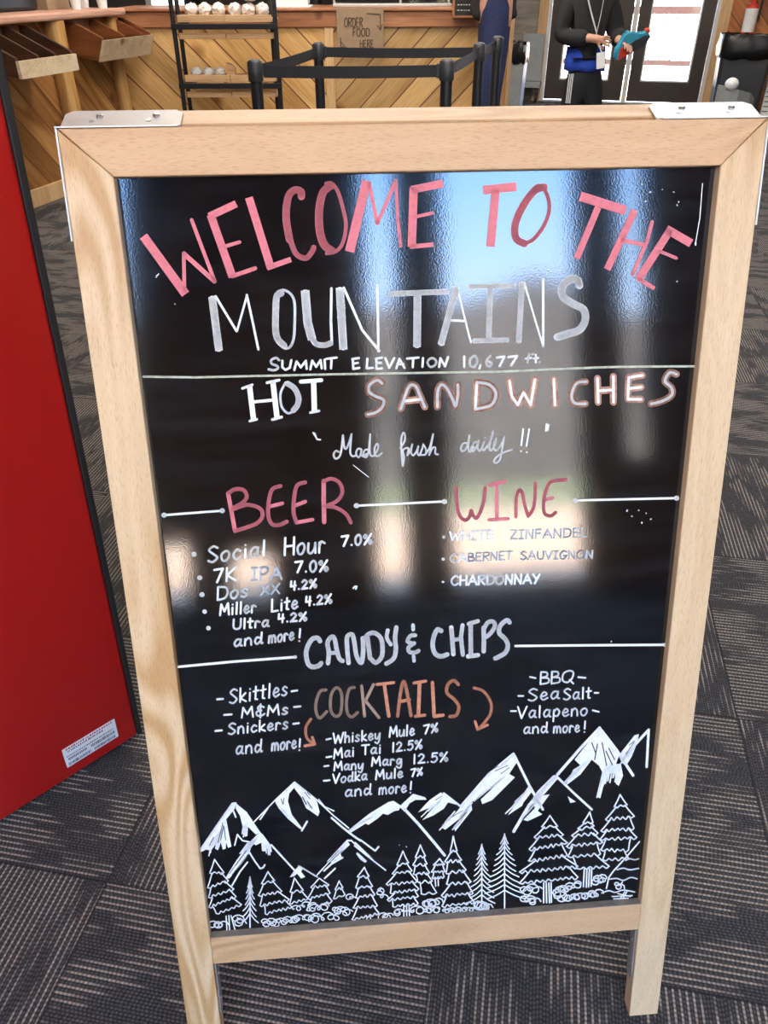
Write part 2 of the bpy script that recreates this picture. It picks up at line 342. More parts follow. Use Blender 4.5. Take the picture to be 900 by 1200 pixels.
def tube(pts, r, n=10, bm=None, caps=True, closed=False):
    bm = bm or bmesh.new(); pts = [Vector(p) for p in pts]; rings = []
    rs = r if isinstance(r, (list, tuple)) else [r] * len(pts)
    up = None
    for i, p in enumerate(pts):
        a = pts[i - 1] if i > 0 else (pts[-1] if closed else p); c = pts[i + 1] if i < len(pts) - 1 else (pts[0] if closed else p)
        t = (c - a).normalized()
        if up is None: up = t.orthogonal().normalized()
        up = (up - t * up.dot(t)).normalized(); sd = t.cross(up)
        rings.append([bm.verts.new(p + (up * math.cos(2 * math.pi * k / n) + sd * math.sin(2 * math.pi * k / n)) * rs[i]) for k in range(n)])
    m = len(rings)
    for i in range(m if closed else m - 1):
        A, C = rings[i], rings[(i + 1) % m]
        for k in range(n): bm.faces.new((A[k], A[(k + 1) % n], C[(k + 1) % n], C[k]))
    if caps and not closed: bm.faces.new(rings[0][::-1]); bm.faces.new(rings[-1])
    return bm
def lathe(prof, n=24, c=(0, 0, 0), bm=None):
    bm = bm or bmesh.new(); rings = []
    for (r, z) in prof: rings.append([bm.verts.new((c[0] + r * math.cos(2 * math.pi * k / n), c[1] + r * math.sin(2 * math.pi * k / n), c[2] + z)) for k in range(n)])
    for A, C in zip(rings, rings[1:]):
        for k in range(n): bm.faces.new((A[k], A[(k + 1) % n], C[(k + 1) % n], C[k]))
    bm.faces.new(rings[0][::-1]); bm.faces.new(rings[-1])
    return bm
def strip(pts, z0, z1, th, bm=None):
    """upright band following plan points (x,y) or (x,y,z0,z1)"""
    bm = bm or bmesh.new(); L = []
    n = len(pts)
    for i, p in enumerate(pts):
        a = Vector(pts[max(i - 1, 0)][:2]); c = Vector(pts[min(i + 1, n - 1)][:2]); t = (c - a).normalized(); nn = Vector((-t.y, t.x)) * th / 2
        za, zb = (p[2], p[3]) if len(p) > 2 else (z0, z1)
        q = Vector(p[:2])
        L.append([bm.verts.new((*(q + nn), za)), bm.verts.new((*(q + nn), zb)), bm.verts.new((*(q - nn), zb)), bm.verts.new((*(q - nn), za))])
    for A, C in zip(L, L[1:]):
        for k in range(4): bm.faces.new((A[k], A[(k + 1) % 4], C[(k + 1) % 4], C[k]))
    bm.faces.new(L[0][::-1]); bm.faces.new(L[-1])
    return bm
def blob(c, r, seed, n=2, amp=.15, bm=None):
    bm = bm or bmesh.new(); rnd = random.Random(seed)
    g = bmesh.ops.create_icosphere(bm, subdivisions=n, radius=1)
    for v in g['verts']:
        k = 1 + amp * (rnd.random() - .5) * 2
        v.co = Vector((v.co.x * r[0] * k + c[0], v.co.y * r[1] * k + c[1], v.co.z * r[2] * k + c[2]))
    return bm
def skin(name, joints, edges, mat, parent, root, sub=2):
    ks = list(joints); me = bpy.data.meshes.new(name)
    me.from_pydata([joints[k][0] for k in ks], [(ks.index(a), ks.index(b_)) for a, b_ in edges], [])
    o = link(name, me, mat, parent)
    md = o.modifiers.new('skin', 'SKIN'); md.use_smooth_shade = True; md.branch_smoothing = .3
    for i, k in enumerate(ks):
        r = joints[k][1]; me.skin_vertices[0].data[i].radius = r if isinstance(r, tuple) else (r, r)
    for i, k in enumerate(ks): me.skin_vertices[0].data[i].use_root = (k == root)
    sb = o.modifiers.new('subdivision', 'SUBSURF'); sb.levels = sub; sb.render_levels = sub
    return o
# ------------------------------------------------------------------ the room
RX0, RX1, RY0 = -4.2, 4.9, -3.0
CEIL = 3.0
WP0, WD, WN = Vector((1.737, 9.388, 0)), Vector((.964, -.266, 0)), Vector((.266, .964, 0))   # the entrance wall, slightly turned
MW_ENT = Matrix(((WD.x, WN.x, 0, WP0.x), (WD.y, WN.y, 0, WP0.y), (0, 0, 1, 0), (0, 0, 0, 1)))
def ent(sv, y, z): return MW_ENT @ Vector((sv, y, z))
KY = 9.45
bm = bmesh.new()
e1 = ent(3.4, .05, 0); e0 = ent(-.45, .05, 0)
fp = [(RX0, RY0 - .05), (RX1, RY0 - .05), (RX1, e1.y), (e1.x, e1.y), (e0.x, e0.y), (e0.x, KY), (RX0, KY)]
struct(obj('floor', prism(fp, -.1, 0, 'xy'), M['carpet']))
struct(obj('ceiling', B((RX0 - .4, RY0 - .4, CEIL, RX1 + .4, 10.0, CEIL + .15)), M['ceiling']))
def panel(name, mat, org, along, w, h, th=.05, parent=None, z0=0.):
    """upright panel whose own x runs along it and y runs up, so that planks follow its face"""
    a = Vector(along).normalized(); up = Vector((0, 0, 1)); nn = a.cross(up)
    mw = Matrix(((a.x, up.x, nn.x, org[0]), (a.y, up.y, nn.y, org[1]), (a.z, up.z, nn.z, org[2]), (0, 0, 0, 1)))
    return obj(name, B((0, z0, -th, w, h, 0)), mat, parent, mw)
struct(obj('wall_left', B((RX0 - .1, RY0, 0, RX0, KY, CEIL)), M['wallwood']))
struct(obj('wall_right', B((RX1, RY0, 0, RX1 + .1, 8.75, CEIL)), M['wallwood']))
struct(obj('wall_kitchen', B((RX0, KY, 0, e0.x, KY + .1, CEIL)), M['darkwall']))
# entrance wall, in its own frame: local x along it, y outward
def ebox(name, mat, *bx, parent=None, bev=0.):
    return obj(name, B(*bx, bev=bev), mat, parent, MW_ENT)
struct(ebox('wall_entrance_left', M['weathered'], (-.47, 0, 0, -.125, .1, CEIL)))
o = panel('wall_entrance_right', M['pine_d'], ent(1.725, 0, 0), WD, 1.6, CEIL, .1); struct(o)
struct(ebox('wall_entrance_head', M['wallwood'], (-.125, 0, 2.16, 1.725, .1, CEIL)))
struct(ebox('trim_1', M['trimwood'], (-.125, -.02, 0, -.035, .1, 2.16)))
struct(ebox('trim_2', M['trimwood'], (1.625, -.02, 0, 1.725, .1, 2.16)))
struct(ebox('trim_3', M['whitejamb'], (-.035, -.01, 0, .0, .1, 2.12), (.815, -.012, 0, .862, .06, 2.12), (1.59, -.01, 0, 1.625, .1, 2.12), (-.035, -.01, 2.12, 1.625, .1, 2.16)))
struct(ebox('trim_4', M['steel'], (-.0, -.03, 0, 1.6, .1, .012)))
def door(name, s0, s1, g0, g1):
    lf = ebox(name, M['brownframe'], (s0, .0, .02, g0, .045, 2.115), (g1, .0, .02, s1, .045, 2.115), (g0, .0, .02, g1, .045, .205), (g0, .0, 1.98, g1, .045, 2.115))
    struct(lf)
    obj('glazing_bead', B((g0, -.004, .205, g0 + .014, .049, 1.98), (g1 - .014, -.004, .205, g1, .049, 1.98), (g0, -.004, .205, g1, .049, .219), (g0, -.004, 1.966, g1, .049, 1.98)), M['whitejamb'], lf, Matrix.Identity(4))
    p = obj('door_glass', B((g0 + .01, .02, .21, g1 - .01, .026, 1.975)), M['glass'], lf, Matrix.Identity(4))
    h_ = obj('push_bar', B((s0 + .06, -.06, 1.0, s1 - .06, -.035, 1.05), (s0 + .08, -.036, 1.01, s0 + .12, .0, 1.04), (s1 - .12, -.036, 1.01, s1 - .08, .0, 1.04), bev=.005), M['steel'], lf, Matrix.Identity(4))
    return lf
door('door_1', .004, .81, .15, .655)
door('door_2', .866, 1.586, .978, 1.46)
# rear wall behind the camera: plank wall with tall windows (seen in the glossy board)
ZT = 2.72
WINS = [(-1.75, -.85, .06, ZT), (-.40, -.13, .03, .34), (-.79, -.60, .03, .42), (.43, .655, .02, ZT), (.88, 1.74, .03, ZT), (1.97, 2.17, .75, ZT), (3.0, 4.2, .5, ZT)]  # the two low openings are added to give the board its warm reflections
xs = sorted({RX0, RX1} | {w for q in WINS for w in q[:2]})
bx = []
for a, c in zip(xs, xs[1:]):
    w = next((q for q in WINS if q[0] == a and q[1] == c), None)
    if w is None: bx.append((a, RY0 - .1, 0, c, RY0, CEIL))
    else:
        bx.append((a, RY0 - .1, w[3], c, RY0, CEIL))
        if w[2] > 0: bx.append((a, RY0 - .1, 0, c, RY0, w[2]))
struct(obj('wall_rear', B(*bx), M['wallwood']))
for i, (a, c, z0, z1) in enumerate(WINS):
    f = struct(obj('window_%d' % (i + 1), B((a, RY0 - .08, z0, a + .025, RY0 + .012, z1), (c - .025, RY0 - .08, z0, c, RY0 + .012, z1), (a, RY0 - .08, z0, c, RY0 + .012, z0 + .025), (a, RY0 - .08, z1 - .03, c, RY0 + .012, z1)), M['brownframe']))
    obj('pane', B((a + .02, RY0 - .05, z0 + .02, c - .02, RY0 - .044, z1 - .025)), M['glass'], f)
# outdoors
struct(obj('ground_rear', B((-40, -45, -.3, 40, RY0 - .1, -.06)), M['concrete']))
struct(obj('meadow', B((-60, -75, -.3, 60, -14, -.04)), M['grass']))
bm = bmesh.new(); n_ = 40
top = [(-60 + 120 * k / n_, 11.8 + 1.6 * math.sin(k * .55) + .9 * math.sin(k * 1.7 + 1)) for k in range(n_ + 1)]
struct(obj('hillside', prism([(-60, -.3)] + top[::1] + [(60, -.3)], -62, -50, 'xz', bm), M['hill']))
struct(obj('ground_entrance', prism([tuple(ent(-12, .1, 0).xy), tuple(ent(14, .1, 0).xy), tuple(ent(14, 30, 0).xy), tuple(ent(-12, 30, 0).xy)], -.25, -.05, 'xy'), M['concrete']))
dr = thing('deck_railing', 'pale wooden deck railing outside the glass doors', 'railing', tuple(ent(-.6, 2.2, -.05)), math.atan2(WD.y, WD.x))
RAILG = plain('pale_baluster', (.10, .095, .09), .8)
RAILW = plain('weathered_rail', (.055, .034, .030), .8)
obj('top_rail', B((0, 0, .77, 3.6, .09, .85), bev=.004), RAILW, dr); obj('bottom_rail', B((0, .02, .22, 3.6, .07, .28), bev=.004), RAILW, dr)
for k in range(2): obj('post', B((k * 3.51, 0, 0, k * 3.51 + .09, .09, .77)), RAILW, dr)
for k in range(27): obj('baluster', B((.13 + k * .128, .035, .28, .15 + k * .128, .055, .77)), RAILG, dr)
# ------------------------------------------------------------------ the A-frame sign
UX = Vector((0.9971964, 0.0748285, 0)); DN = Vector((0.0209098, -0.2786533, -0.9601641)); NF = Vector((0.0718476, -0.9574722, 0.2794367)); OF = Vector((-0.2700997, 0.7035936, 1.0250442))
NH = Vector((NF.x, NF.y, 0)).normalized() * -1
SW, SL, SR, TT, VB, VC, LL = .61, .04142, .03865, .03764, .87891, .91957, 1.06752
TH = .02
base = Vector(OF + UX * SW / 2 + NH * .02); base.z = 0
sign = thing('a_frame_sign', 'oak framed folding sandwich board with a hand lettered black menu panel standing on the carpet', 'sign', base)
def local(ax, ay, az, org): return Matrix.Translation(-base) @ Matrix(((ax.x, ay.x, az.x, org.x), (ax.y, ay.y, az.y, org.y), (ax.z, ay.z, az.z, org.z), (0, 0, 0, 1)))
MF = local(UX, -NF, -DN, OF)                       # x across, y into the sign, z up the slope, origin top left front corner
COSL, SINL = -DN.z, NF.z
def cutfeet(o, mw):
    for v in o.data.vertices:
        wz = (Matrix.Translation(base) @ mw @ v.co).z
        if v.co.z < -1.0: v.co.z -= wz / (mw.to_3x3() @ Vector((0, 0, 1))).z
def fpart(name, bm, mat, bev=.0012, mw=MF):
    if bev: bmesh.ops.bevel(bm, geom=list(bm.edges), offset=bev, segments=2, affect='EDGES', profile=.5, clamp_overlap=True)
    return obj(name, bm, mat, sign, mw)
g = .0002
for (a, p2) in (('left', [(0, -.0004), (SL - g, -TT - .0002), (SL - g, -LL), (0, -LL)]), ('right', [(SW, -.0004), (SW, -LL), (SW - SR + g, -LL), (SW - SR + g, -TT - .0002)])):
    o = fpart('stile', prism(p2, 0, TH), M['oak_v']); cutfeet(o, MF)
fpart('top_rail', prism([(.0004, 0), (SW - .0004, 0), (SW - SR, -TT), (SL, -TT)], 0, TH), M['oak_h'])
fpart('bottom_rail', B((SL, 0, -VC, SW - SR, TH, -VB)), M['oak_h'])
BD = .010
fpart('grey_ledge', B((SL + .0005, .0008, -VB, SW - SR - .0005, BD - .0002, -VB + .0006)), plain('ledge_grey', (.20, .185, .165), .8, 0, .2, 90), 0)  # thin grey strip laid along the ledge of the bottom rail
board = fpart('marker_board', B((SL, BD, -VB + .0002, SW - SR, BD + .005, -TT - .0002)), M['slate'], 0)
# rear leaf of the sign
DB = (NH * SINL - Vector((0, 0, 1)) * COSL); NB = NH * COSL + Vector((0, 0, 1)) * SINL
OB = OF + NH * .0212 - Vector((0, 0, .0012))
MB_ = local(UX, NB, -DB, OB)
TB = .027
for p2 in ([(0, -.0004), (SL, -TT - .0002), (SL, -LL), (0, -LL)], [(SW, -.0004), (SW, -LL), (SW - SR, -LL), (SW - SR, -TT - .0002)]):
    o = fpart('rear_stile', prism(p2, 0, TB), M['oak_v'], mw=MB_); cutfeet(o, MB_)
fpart('rear_top_rail', prism([(.0004, 0), (SW - .0004, 0), (SW - SR, -TT), (SL, -TT)], 0, TB), M['oak_h'], mw=MB_)
fpart('rear_bottom_rail', B((SL, 0, -VC, SW - SR, TB, -VB)), M['oak_h'], mw=MB_)
fpart('rear_board', B((SL, .012, -VB + .0002, SW - SR, .017, -TT - .0002)), M['slate'], 0, MB_)
# hinge plates on the top corners
def hinge(x0, x1, outer, mat):
    c = .006
    pts = [(x0, -.006), (x1, -.006), (x1, TB - .004 - c), (x1 - c, TB - .004), (x0 + c, TB - .004), (x0, TB - .004 - c)]
    h_ = obj('hinge_plate', prism(pts, .0006, .0022, 'xy'), mat, sign, MB_)
    for q in (.30, .78):
        xx = x0 + (x1 - x0) * q
        sc_ = lathe([(.0030, 0), (.0030, .0012), (.0018, .002)], 14, (xx, .012, .0022))
        obj('screw', sc_, M['screw'], h_)
        obj('screw_washer', lathe([(.0022, 0), (.0022, .0007)], 12, (xx - .006, .0035, .0022)), M['screw'], h_)
    s_ = -.0018 if outer < .3 else SW + .0002
    obj('side_flange', B((s_, .0004, -.088, s_ + .0016, TH - .001, .0018)), mat, sign, MF)
    obj('front_lip', B((min(outer, x1 if outer > .3 else x0) - (0.0 if outer < .3 else (x1 - x0)), -.0004, .0004, (x1 if outer < .3 else outer), TH, .0016)), mat, sign, MF)
hinge(-.001, .099, -.0018, M['steel'])
hinge(.515, .611, SW + .0018, plain('cream_bracket', (.72, .71, .67), .4, .3, .05, 60))
for (u0, sgn) in ((SW - SR - .0022, 1), (SL + .0006, -1)):
    p_ = obj('leg_bracket', B((u0, .003, -1.005, u0 + .0016, TH - .003, -VC - .004), bev=.0004), M['steel'], sign, MF)
    for zz in (-.945, -.985):
        obj('screw', lathe([(.0026, 0), (.0026, .001), (.0012, .0016)], 12), M['screw'], p_, Matrix.Translation((u0 - .0001 if sgn > 0 else u0 + .0017, .010, zz)) @ Matrix.Rotation(R(-90 if sgn > 0 else 90), 4, 'Y'))

INK['dark'] = ink('bare_board_scratch', (.012, .013, .018), .9)
# ---- lettering: traced on a 900 x 1200 tracing grid laid over the panel, then mapped flat onto the board
HG = ((0.6643835, -0.0959015, -0.0324856), (0.0093773, 0.6141514, -0.0944658), (-0.0677818, -0.2977364, 1.0))
def onboard(x, y, lift):
    x, y = x / 1000, y / 1000
    q = [r[0] * x + r[1] * y + r[2] for r in HG]
    return (q[0] / q[2], BD - lift, -q[1] / q[2])
REG = dict(A=(140, 200, 3.4615), B=(380, 200, 3.4615), C=(620, 200, 3.75), D=(230, 320, 3.6), E=(460, 310, 3.6), F=(270, 410, 3.3333), G=(420, 410, 2.25),
           H=(180, 540, 3.4615), I=(500, 540, 4.5), J=(210, 610, 3.75), K=(220, 680, 4.5), L=(340, 720, 6.4286), M=(470, 710, 6), N=(360, 490, 5.625), O=(520, 480, 6.4286),
           P=(340, 780, 3.4615), Q=(240, 790, 6.923), R=(370, 840, 5.294), S=(590, 780, 7.5), T=(230, 900, 6.4286), U=(340, 900, 6.4286), V=(230, 990, 6.4286),
           W=(350, 990, 6.4286), X=(460, 960, 5.625), Y=(600, 920, 5.294), Z=(480, 840, 3.0), p=(0, 0, 1.0))
def smooth_(pts, k=6):
    if len(pts) < 3: return pts
    closed = pts[0] == pts[-1]
    out = []; n = len(pts)
    for i in range(n - 1):
        p0 = pts[i - 1] if i > 0 else (pts[-2] if closed else pts[0]); p1, p2 = pts[i], pts[i + 1]; p3 = pts[i + 2] if i + 2 < n else (pts[1] if closed else pts[-1])
        for j in range(k):
            t = j / k
            out.append(tuple(.5 * (2 * p1[c] + (p2[c] - p0[c]) * t + (2 * p0[c] - 5 * p1[c] + 4 * p2[c] - p3[c]) * t * t + (3 * p1[c] - p0[c] - 3 * p2[c] + p3[c]) * t ** 3) for c in (0, 1)))
    return out + [pts[-1]]
class Ink:
    def __init__(s): s.v = []; s.f = []; s.lift = .0004
    def poly(s, pts):
        i = len(s.v); s.v += [onboard(x, y, s.lift) for x, y in pts]; s.f.append(tuple(range(i, i + len(pts))))
    def stroke(s, pts, w, rag=0, flat=False):
        r = w / 2; n = 10
        if flat:   # broad nib: squared ends
            def ext(a, c):
                L_ = math.dist(a, c); return (a[0] + (a[0] - c[0]) / L_ * r * .6, a[1] + (a[1] - c[1]) / L_ * r * .6)
            pts = [ext(pts[0], pts[1])] + list(pts[1:-1]) + [ext(pts[-1], pts[-2])]
        if rag:
            q = [pts[0]]
            for a, c in zip(pts, pts[1:]):
                m = max(1, int(math.dist(a, c) / (w * .35)))
                q += [(a[0] + (c[0] - a[0]) * k / m, a[1] + (c[1] - a[1]) * k / m) for k in range(1, m + 1)]
            pts = q
        for i, (x, y) in enumerate(pts):
            rr = r * (1 + (random.random() - .5) * rag)
            if flat and i in (0, len(pts) - 1): continue
            s.poly([(x + rr * math.cos(2 * math.pi * k / n), y + rr * math.sin(2 * math.pi * k / n)) for k in range(n)])
        for (x0, y0), (x1, y1) in zip(pts, pts[1:]):
            L_ = math.hypot(x1 - x0, y1 - y0)
            if L_ < 1e-6: continue
            dx, dy = -(y1 - y0) / L_ * r, (x1 - x0) / L_ * r
            s.poly([(x0 + dx, y0 + dy), (x1 + dx, y1 + dy), (x1 - dx, y1 - dy), (x0 - dx, y0 - dy)])
    def fill(s, pts):
        i = len(s.v); s.v += [onboard(x, y, s.lift) for x, y in pts]
        for t in tessellate_polygon([[Vector((x, y, 0)) for x, y in pts]]): s.f.append(tuple(i + k for k in t))
    def add(s, spec):
        """one line per region: 'REGION width[s|r] x,y x,y ; x,y ...'   s = smoothed, r = ragged edge, width 0 = filled outline"""
        for ln in spec.strip().splitlines():
            ln = ln.strip()
            if not ln: continue
            reg, w, rest = ln.split(' ', 2); sm = 's' in w; rg = .22 if 'r' in w else 0; w = float(w.rstrip('sr'))
            x0, y0, sc = REG[reg]
            for st in rest.split(';'):
                P = [(x0 + float(a.split(',')[0]) / sc, y0 + float(a.split(',')[1]) / sc) for a in st.split()]
                if not P: continue
                if w == 0: s.fill(P); continue
                s.stroke(smooth_(P) if sm else P, w / sc, rg, (not sm) and w / sc > 5 and len(P) > 1 and reg in 'ABCDEF')
        return s
    def done(s, name, mat, label=None):
        me = bpy.data.meshes.new(name); me.from_pydata(s.v, [], s.f)
        o = link(name, me, mat, board)
        if label: o['label'] = label
        return o
def lettering(label, ink_, spec, lift=.0004, name='lettering'):
    k = Ink(); k.lift = lift
    return k.add(spec).done(name, INK[ink_], label)
lettering('pink lettering reading WELCOME TO THE', 'pink', '''
A 36 104,274 262,492
A 15 264,490 261,335
A 19 263,338 385,448
A 15 387,450 293,200
A 32 373,188 456,422
A 30 372,182 466,138
A 15 425,308 487,290
A 17 458,428 550,396
A 32 528,118 612,388
A 22 606,392 690,362
A 30s 738,105 735,84 708,80 684,110 676,190 690,280
A 22s 690,270 715,335 755,355 780,330 788,312
A 32s 858,60 825,90 810,160 812,240 830,300 862,325
B 15s 8,52 30,52 55,85 75,150 88,220 76,290 50,325 10,336
B 38 170,52 105,318
B 15 182,52 215,215 290,40
B 13 290,42 298,200 310,305
B 34 362,78 355,300
B 32 362,76 472,54
B 14 365,188 438,172
B 18 352,308 438,300
B 36 655,78 768,66
B 34 694,85 675,298
B 30s 892,66 850,84 802,150 774,220 778,275 812,296
C 17s 0,108 22,78 45,66 70,88 88,140 85,190 60,250 20,300 -4,314
C 42 236,116 412,172
C 29 300,168 212,378
C 31 460,182 346,426
C 19 408,305 500,325
C 16 540,225 518,310 455,455
C 34 615,268 485,470
C 38 612,262 702,314
C 15 575,355 646,384
C 19 480,475 546,515
''')
lettering('large white lettering reading MOUNTAINS', 'white', '''
D 32r 68,110 95,318
D 10 82,98 170,245
D 9 172,245 215,92
D 10 213,92 240,215 262,322
D 28s 358,86 340,98 335,160 335,240 345,280 370,306
D 11s 345,78 370,72 400,90 415,130 415,220 410,280 395,312 375,318
D 36r 460,84 470,210 486,270
D 24s 486,270 505,298 540,304 566,296
D 11 572,300 568,200 570,65
D 34r 606,72 620,312
D 11 622,62 700,240 772,328
D 10 768,330 766,180 763,50
E 23r -8,124 230,114
E 32r 105,130 103,338
E 28r 266,104 206,330
E 8 272,95 300,210 330,328
E 10 240,235 305,238
E 21r 326,93 512,88
E 23r 412,100 405,310
E 21r 346,322 482,318
E 23r 546,80 532,322
E 8 555,75 600,230 635,345
E 10 635,345 635,62
E 32s 788,88 778,64 745,62 715,95 718,135 760,165 805,190 812,235 788,275 740,292 695,306
''')
lettering(None, 'fine', '''
F 9.5s 190,40 178,31 160,40 162,54 182,62 185,72 170,79 150,76
F 9 203,42 203,68 215,78 232,70 238,40
F 9 250,78 258,45 275,68 295,42 298,74
F 9 312,76 320,42 335,66 352,40 357,72
F 9 368,38 370,74
F 9 375,35 415,30 ; 395,35 393,72
F 9 478,36 480,74 ; 476,36 502,32 ; 480,54 498,50 ; 480,74 503,70
F 9 535,34 532,72 556,70
F 9 570,34 570,73 ; 568,34 592,30 ; 570,52 588,50 ; 570,74 592,72
F 9 605,32 620,70 640,32
F 9 648,72 660,35 680,70 ; 652,56 676,55
F 9 690,34 735,30 ; 714,32 712,68
F 9 752,32 750,66
F 9s 790,32 775,38 770,52 782,66 800,58 803,42 790,32
F 9 815,66 820,32 838,64 850,28
E 10 302,388 302,432
E 10s 345,385 328,400 328,425 342,432 356,415 355,395 345,385
E 9 370,425 366,438
E 10s 412,385 398,402 396,420 408,430 418,418 405,408
E 10 440,392 472,388 452,428
E 10 488,390 525,386 500,425
E 9s 592,377 577,378 572,395 570,412
E 9 562,397 584,394
E 9 604,380 604,412 ; 596,396 614,393 ; 620,411 621,411
''')
lettering('thin pale green rule across the board', 'line', '''
p 2.6 168,441.3 230,442.2 300,440.5 394,438.5 471,437.2 580,435.6 650,432.6 710,430.2 760,429.4 816,429.2
''', name='rule_line')
lettering('white lettering reading HOT', 'white', '''
F 21 75,142 90,268
F 10 47,150 86,136 ; 76,278 103,271
F 12 90,203 165,196
F 21 166,124 182,262
F 11 143,128 190,118 ; 164,272 200,262
F 9s 215,128 196,170 200,220 222,246 244,242
F 22s 224,132 250,150 266,185 262,215 246,236
F 16 275,124 355,118
F 21 325,128 328,236
F 10 312,245 346,238
''')
SAND = '''
G {w}s 62,88 50,80 30,92 28,110 45,122 66,132 62,152 45,165 25,170
G {w}s 112,155 124,118 135,95 150,95 162,120 175,150
G {w} 120,135 165,130
G {w}s 208,150 209,110 218,92 232,100 248,130 256,148 262,120 262,92
G {w} 308,155 312,85
G {w}s 312,85 345,92 362,115 350,145 308,156
G {w} 398,82 404,122 420,145 435,112 454,145 465,78
G {w} 515,78 518,145
G {w}s 598,84 575,88 562,118 570,140 598,142
G {w} 630,75 632,138 ; 632,108 670,105 ; 672,70 672,138
G {w} 712,75 710,130 745,130 ; 712,73 748,67 ; 710,102 745,98
G {w}s 838,64 820,60 808,82 825,100 825,120 800,135 772,142
'''
lettering('peach outline around the word SANDWICHES', 'halo', SAND.format(w=18.5), .0003)
lettering('white lettering reading SANDWICHES with a peach outline', 'fine', SAND.format(w=7.5), .0005)
lettering('white cursive lettering reading Made fresh daily in quotation marks', 'fine', '''
N 11 40,96 58,125 ; 48,100 64,138 86,142
N 13s 208,222 188,216 174,240 186,266 214,250 228,190 235,112
N 13s 235,112 244,188 258,200 278,155 292,105
N 13s 292,105 286,170 284,228 298,250 320,246
N 12s 356,204 334,202 322,232 338,258 354,232 358,208
N 12s 357,208 354,236 370,252 388,236
N 12s 402,206 378,212 370,244 390,256 406,205 415,105
N 12s 415,105 412,200 418,244 440,246 462,210 468,180 458,170 444,200 446,240 466,250 492,230
N 12s 615,195 642,150 643,105 630,100 619,150 624,250 630,314 638,256 630,214 650,196
N 12s 650,196 668,200 660,244 680,210 692,172
N 12s 692,172 684,225 700,244 722,215 732,185 726,225 738,244 756,205 764,172
N 12s 764,172 782,205 778,238 748,242
N 12s 778,240 808,190 830,105 812,200 804,242
N 12s 806,236 826,196 844,194 844,232 862,238
O 14s 182,254 150,252 128,288 140,314 170,290 186,230 192,195
O 13s 192,195 184,280 196,318 226,282
O 13s 256,240 228,250 206,295 220,314 248,275 262,232
O 13s 262,232 254,292 276,306 304,242
O 13s 304,242 290,290 305,304 328,270
O 13 311,212 313,213
O 14s 328,285 358,215 370,165 350,240 345,295 360,304 384,260 396,215
O 13s 396,215 374,270 388,306 414,290 440,245 455,205
O 13s 455,205 440,290 425,370 395,404 378,386 410,345 460,318 512,302
O 13 598,146 583,268 ; 643,146 622,275 ; 580,312 583,313 ; 622,320 626,321
O 17 775,110 769,158 ; 788,116 781,154
''')
lettering('pink lettering reading BEER', 'pink', '''
H 17 302,132 318,215 330,282
H 16s 305,130 330,115 365,118 378,145 360,170 315,195
H 16s 325,195 380,178 430,192 442,222 420,252 370,272 330,284
H 16s 515,102 482,115 468,160 465,220 480,256 510,260 540,246
H 15 470,185 522,172
H 16s 615,87 582,100 570,150 568,210 580,250
H 15 572,182 615,165 ; 580,250 645,238
H 18 690,82 690,150 692,248
H 15s 688,85 720,72 755,90 765,130 740,165 690,185
H 15s 695,184 740,190 780,215 800,250
''')
lettering('pink lettering reading WINE', 'pink', '''
I 19s 155,142 158,220 172,285 200,312 224,298 234,262 246,290 264,300 290,250 304,190 308,142
I 19 332,128 414,108
I 19 369,122 370,300
I 17 328,312 430,305
I 18s 470,295 472,200 485,158 502,165 516,230 535,292
I 18s 535,292 562,250 572,180 572,118
I 18s 735,98 690,104 650,114 625,170 616,230 622,278 655,290 680,272
I 17 625,205 664,195
''')
for lab_, spec in (('white rule line left of the pink heading BEER', 'H 9 42,220 278,202 \n H 21 42,220 43,220 ; 278,202 279,202'),
                   ('white rule line between the headings BEER and WINE', 'p 2.6 417.5,592.5 521,587.5 \n p 6 417.5,592.5 418,592.5 ; 520.5,587.7 521,587.7'),
                   ('white rule line right of the pink heading WINE', 'p 2.6 673,586.3 793,583.6 \n p 6 673.5,586.3 674,586.3 ; 792.5,583.6 793,583.6'),
                   ('white rule line left of the heading CANDY & CHIPS', 'p 2.9 206,781.5 275,775 346,769.8 \n p 4.2 345.6,769.8 346,769.8'),
                   ('white rule line right of the heading CANDY & CHIPS', 'p 2.8 604,756.8 690,756 779,755.4 \n p 4.2 778.4,755.5 779,755.5')):
    lettering(lab_, 'fine', spec, name='rule_line')
lettering('chunky white lettering reading CANDY & CHIPS', 'white', '''
L 35sr 225,200 206,176 165,186 132,240 120,300 136,370 170,394 215,385 234,366
L 33sr 285,368 292,290 282,212 312,168 335,185 350,260 370,330 396,350
L 28r 298,290 345,288
L 33sr 440,364 430,260 430,168 468,152 485,220 500,310 535,364 550,280 548,180
L 33r 582,170 602,330
L 33sr 565,178 592,146 640,140 684,180 696,250 688,320 645,362 608,332
L 28sr 735,120 728,175 758,225
L 33sr 800,96 790,180 796,260 780,330 725,370
M 26r 84,134 85,166
M 27sr 100,205 66,210 45,248 82,264
M 27sr 92,262 52,292 60,324 100,326 124,314
M 24r 88,350 91,386
M 32sr 283,176 256,166 232,210 222,280 240,335 280,354 325,340
M 31r 353,152 360,240 367,338
M 29r 432,136 420,220 434,344
M 25r 362,240 424,230
M 28r 474,126 540,106
M 31r 489,122 490,344
M 30r 472,354 542,345
M 31r 580,152 582,240 580,318
M 29sr 582,160 610,116 648,110 658,142 630,190 600,215
M 31sr 763,116 742,100 697,140 690,190 730,230 750,275 735,325 690,355 662,368
''')
lettering('tan and orange lettering: the tan letters C O C K', 'tan', '''
P 12s 145,98 122,104 106,145 105,185 120,212 148,186
P 12s 185,90 166,120 165,180 185,205 205,190 210,130 202,98 185,90
P 12s 260,88 240,95 229,140 232,190 250,208 273,190
P 12 290,82 302,204 ; 338,76 306,142 360,210
''')
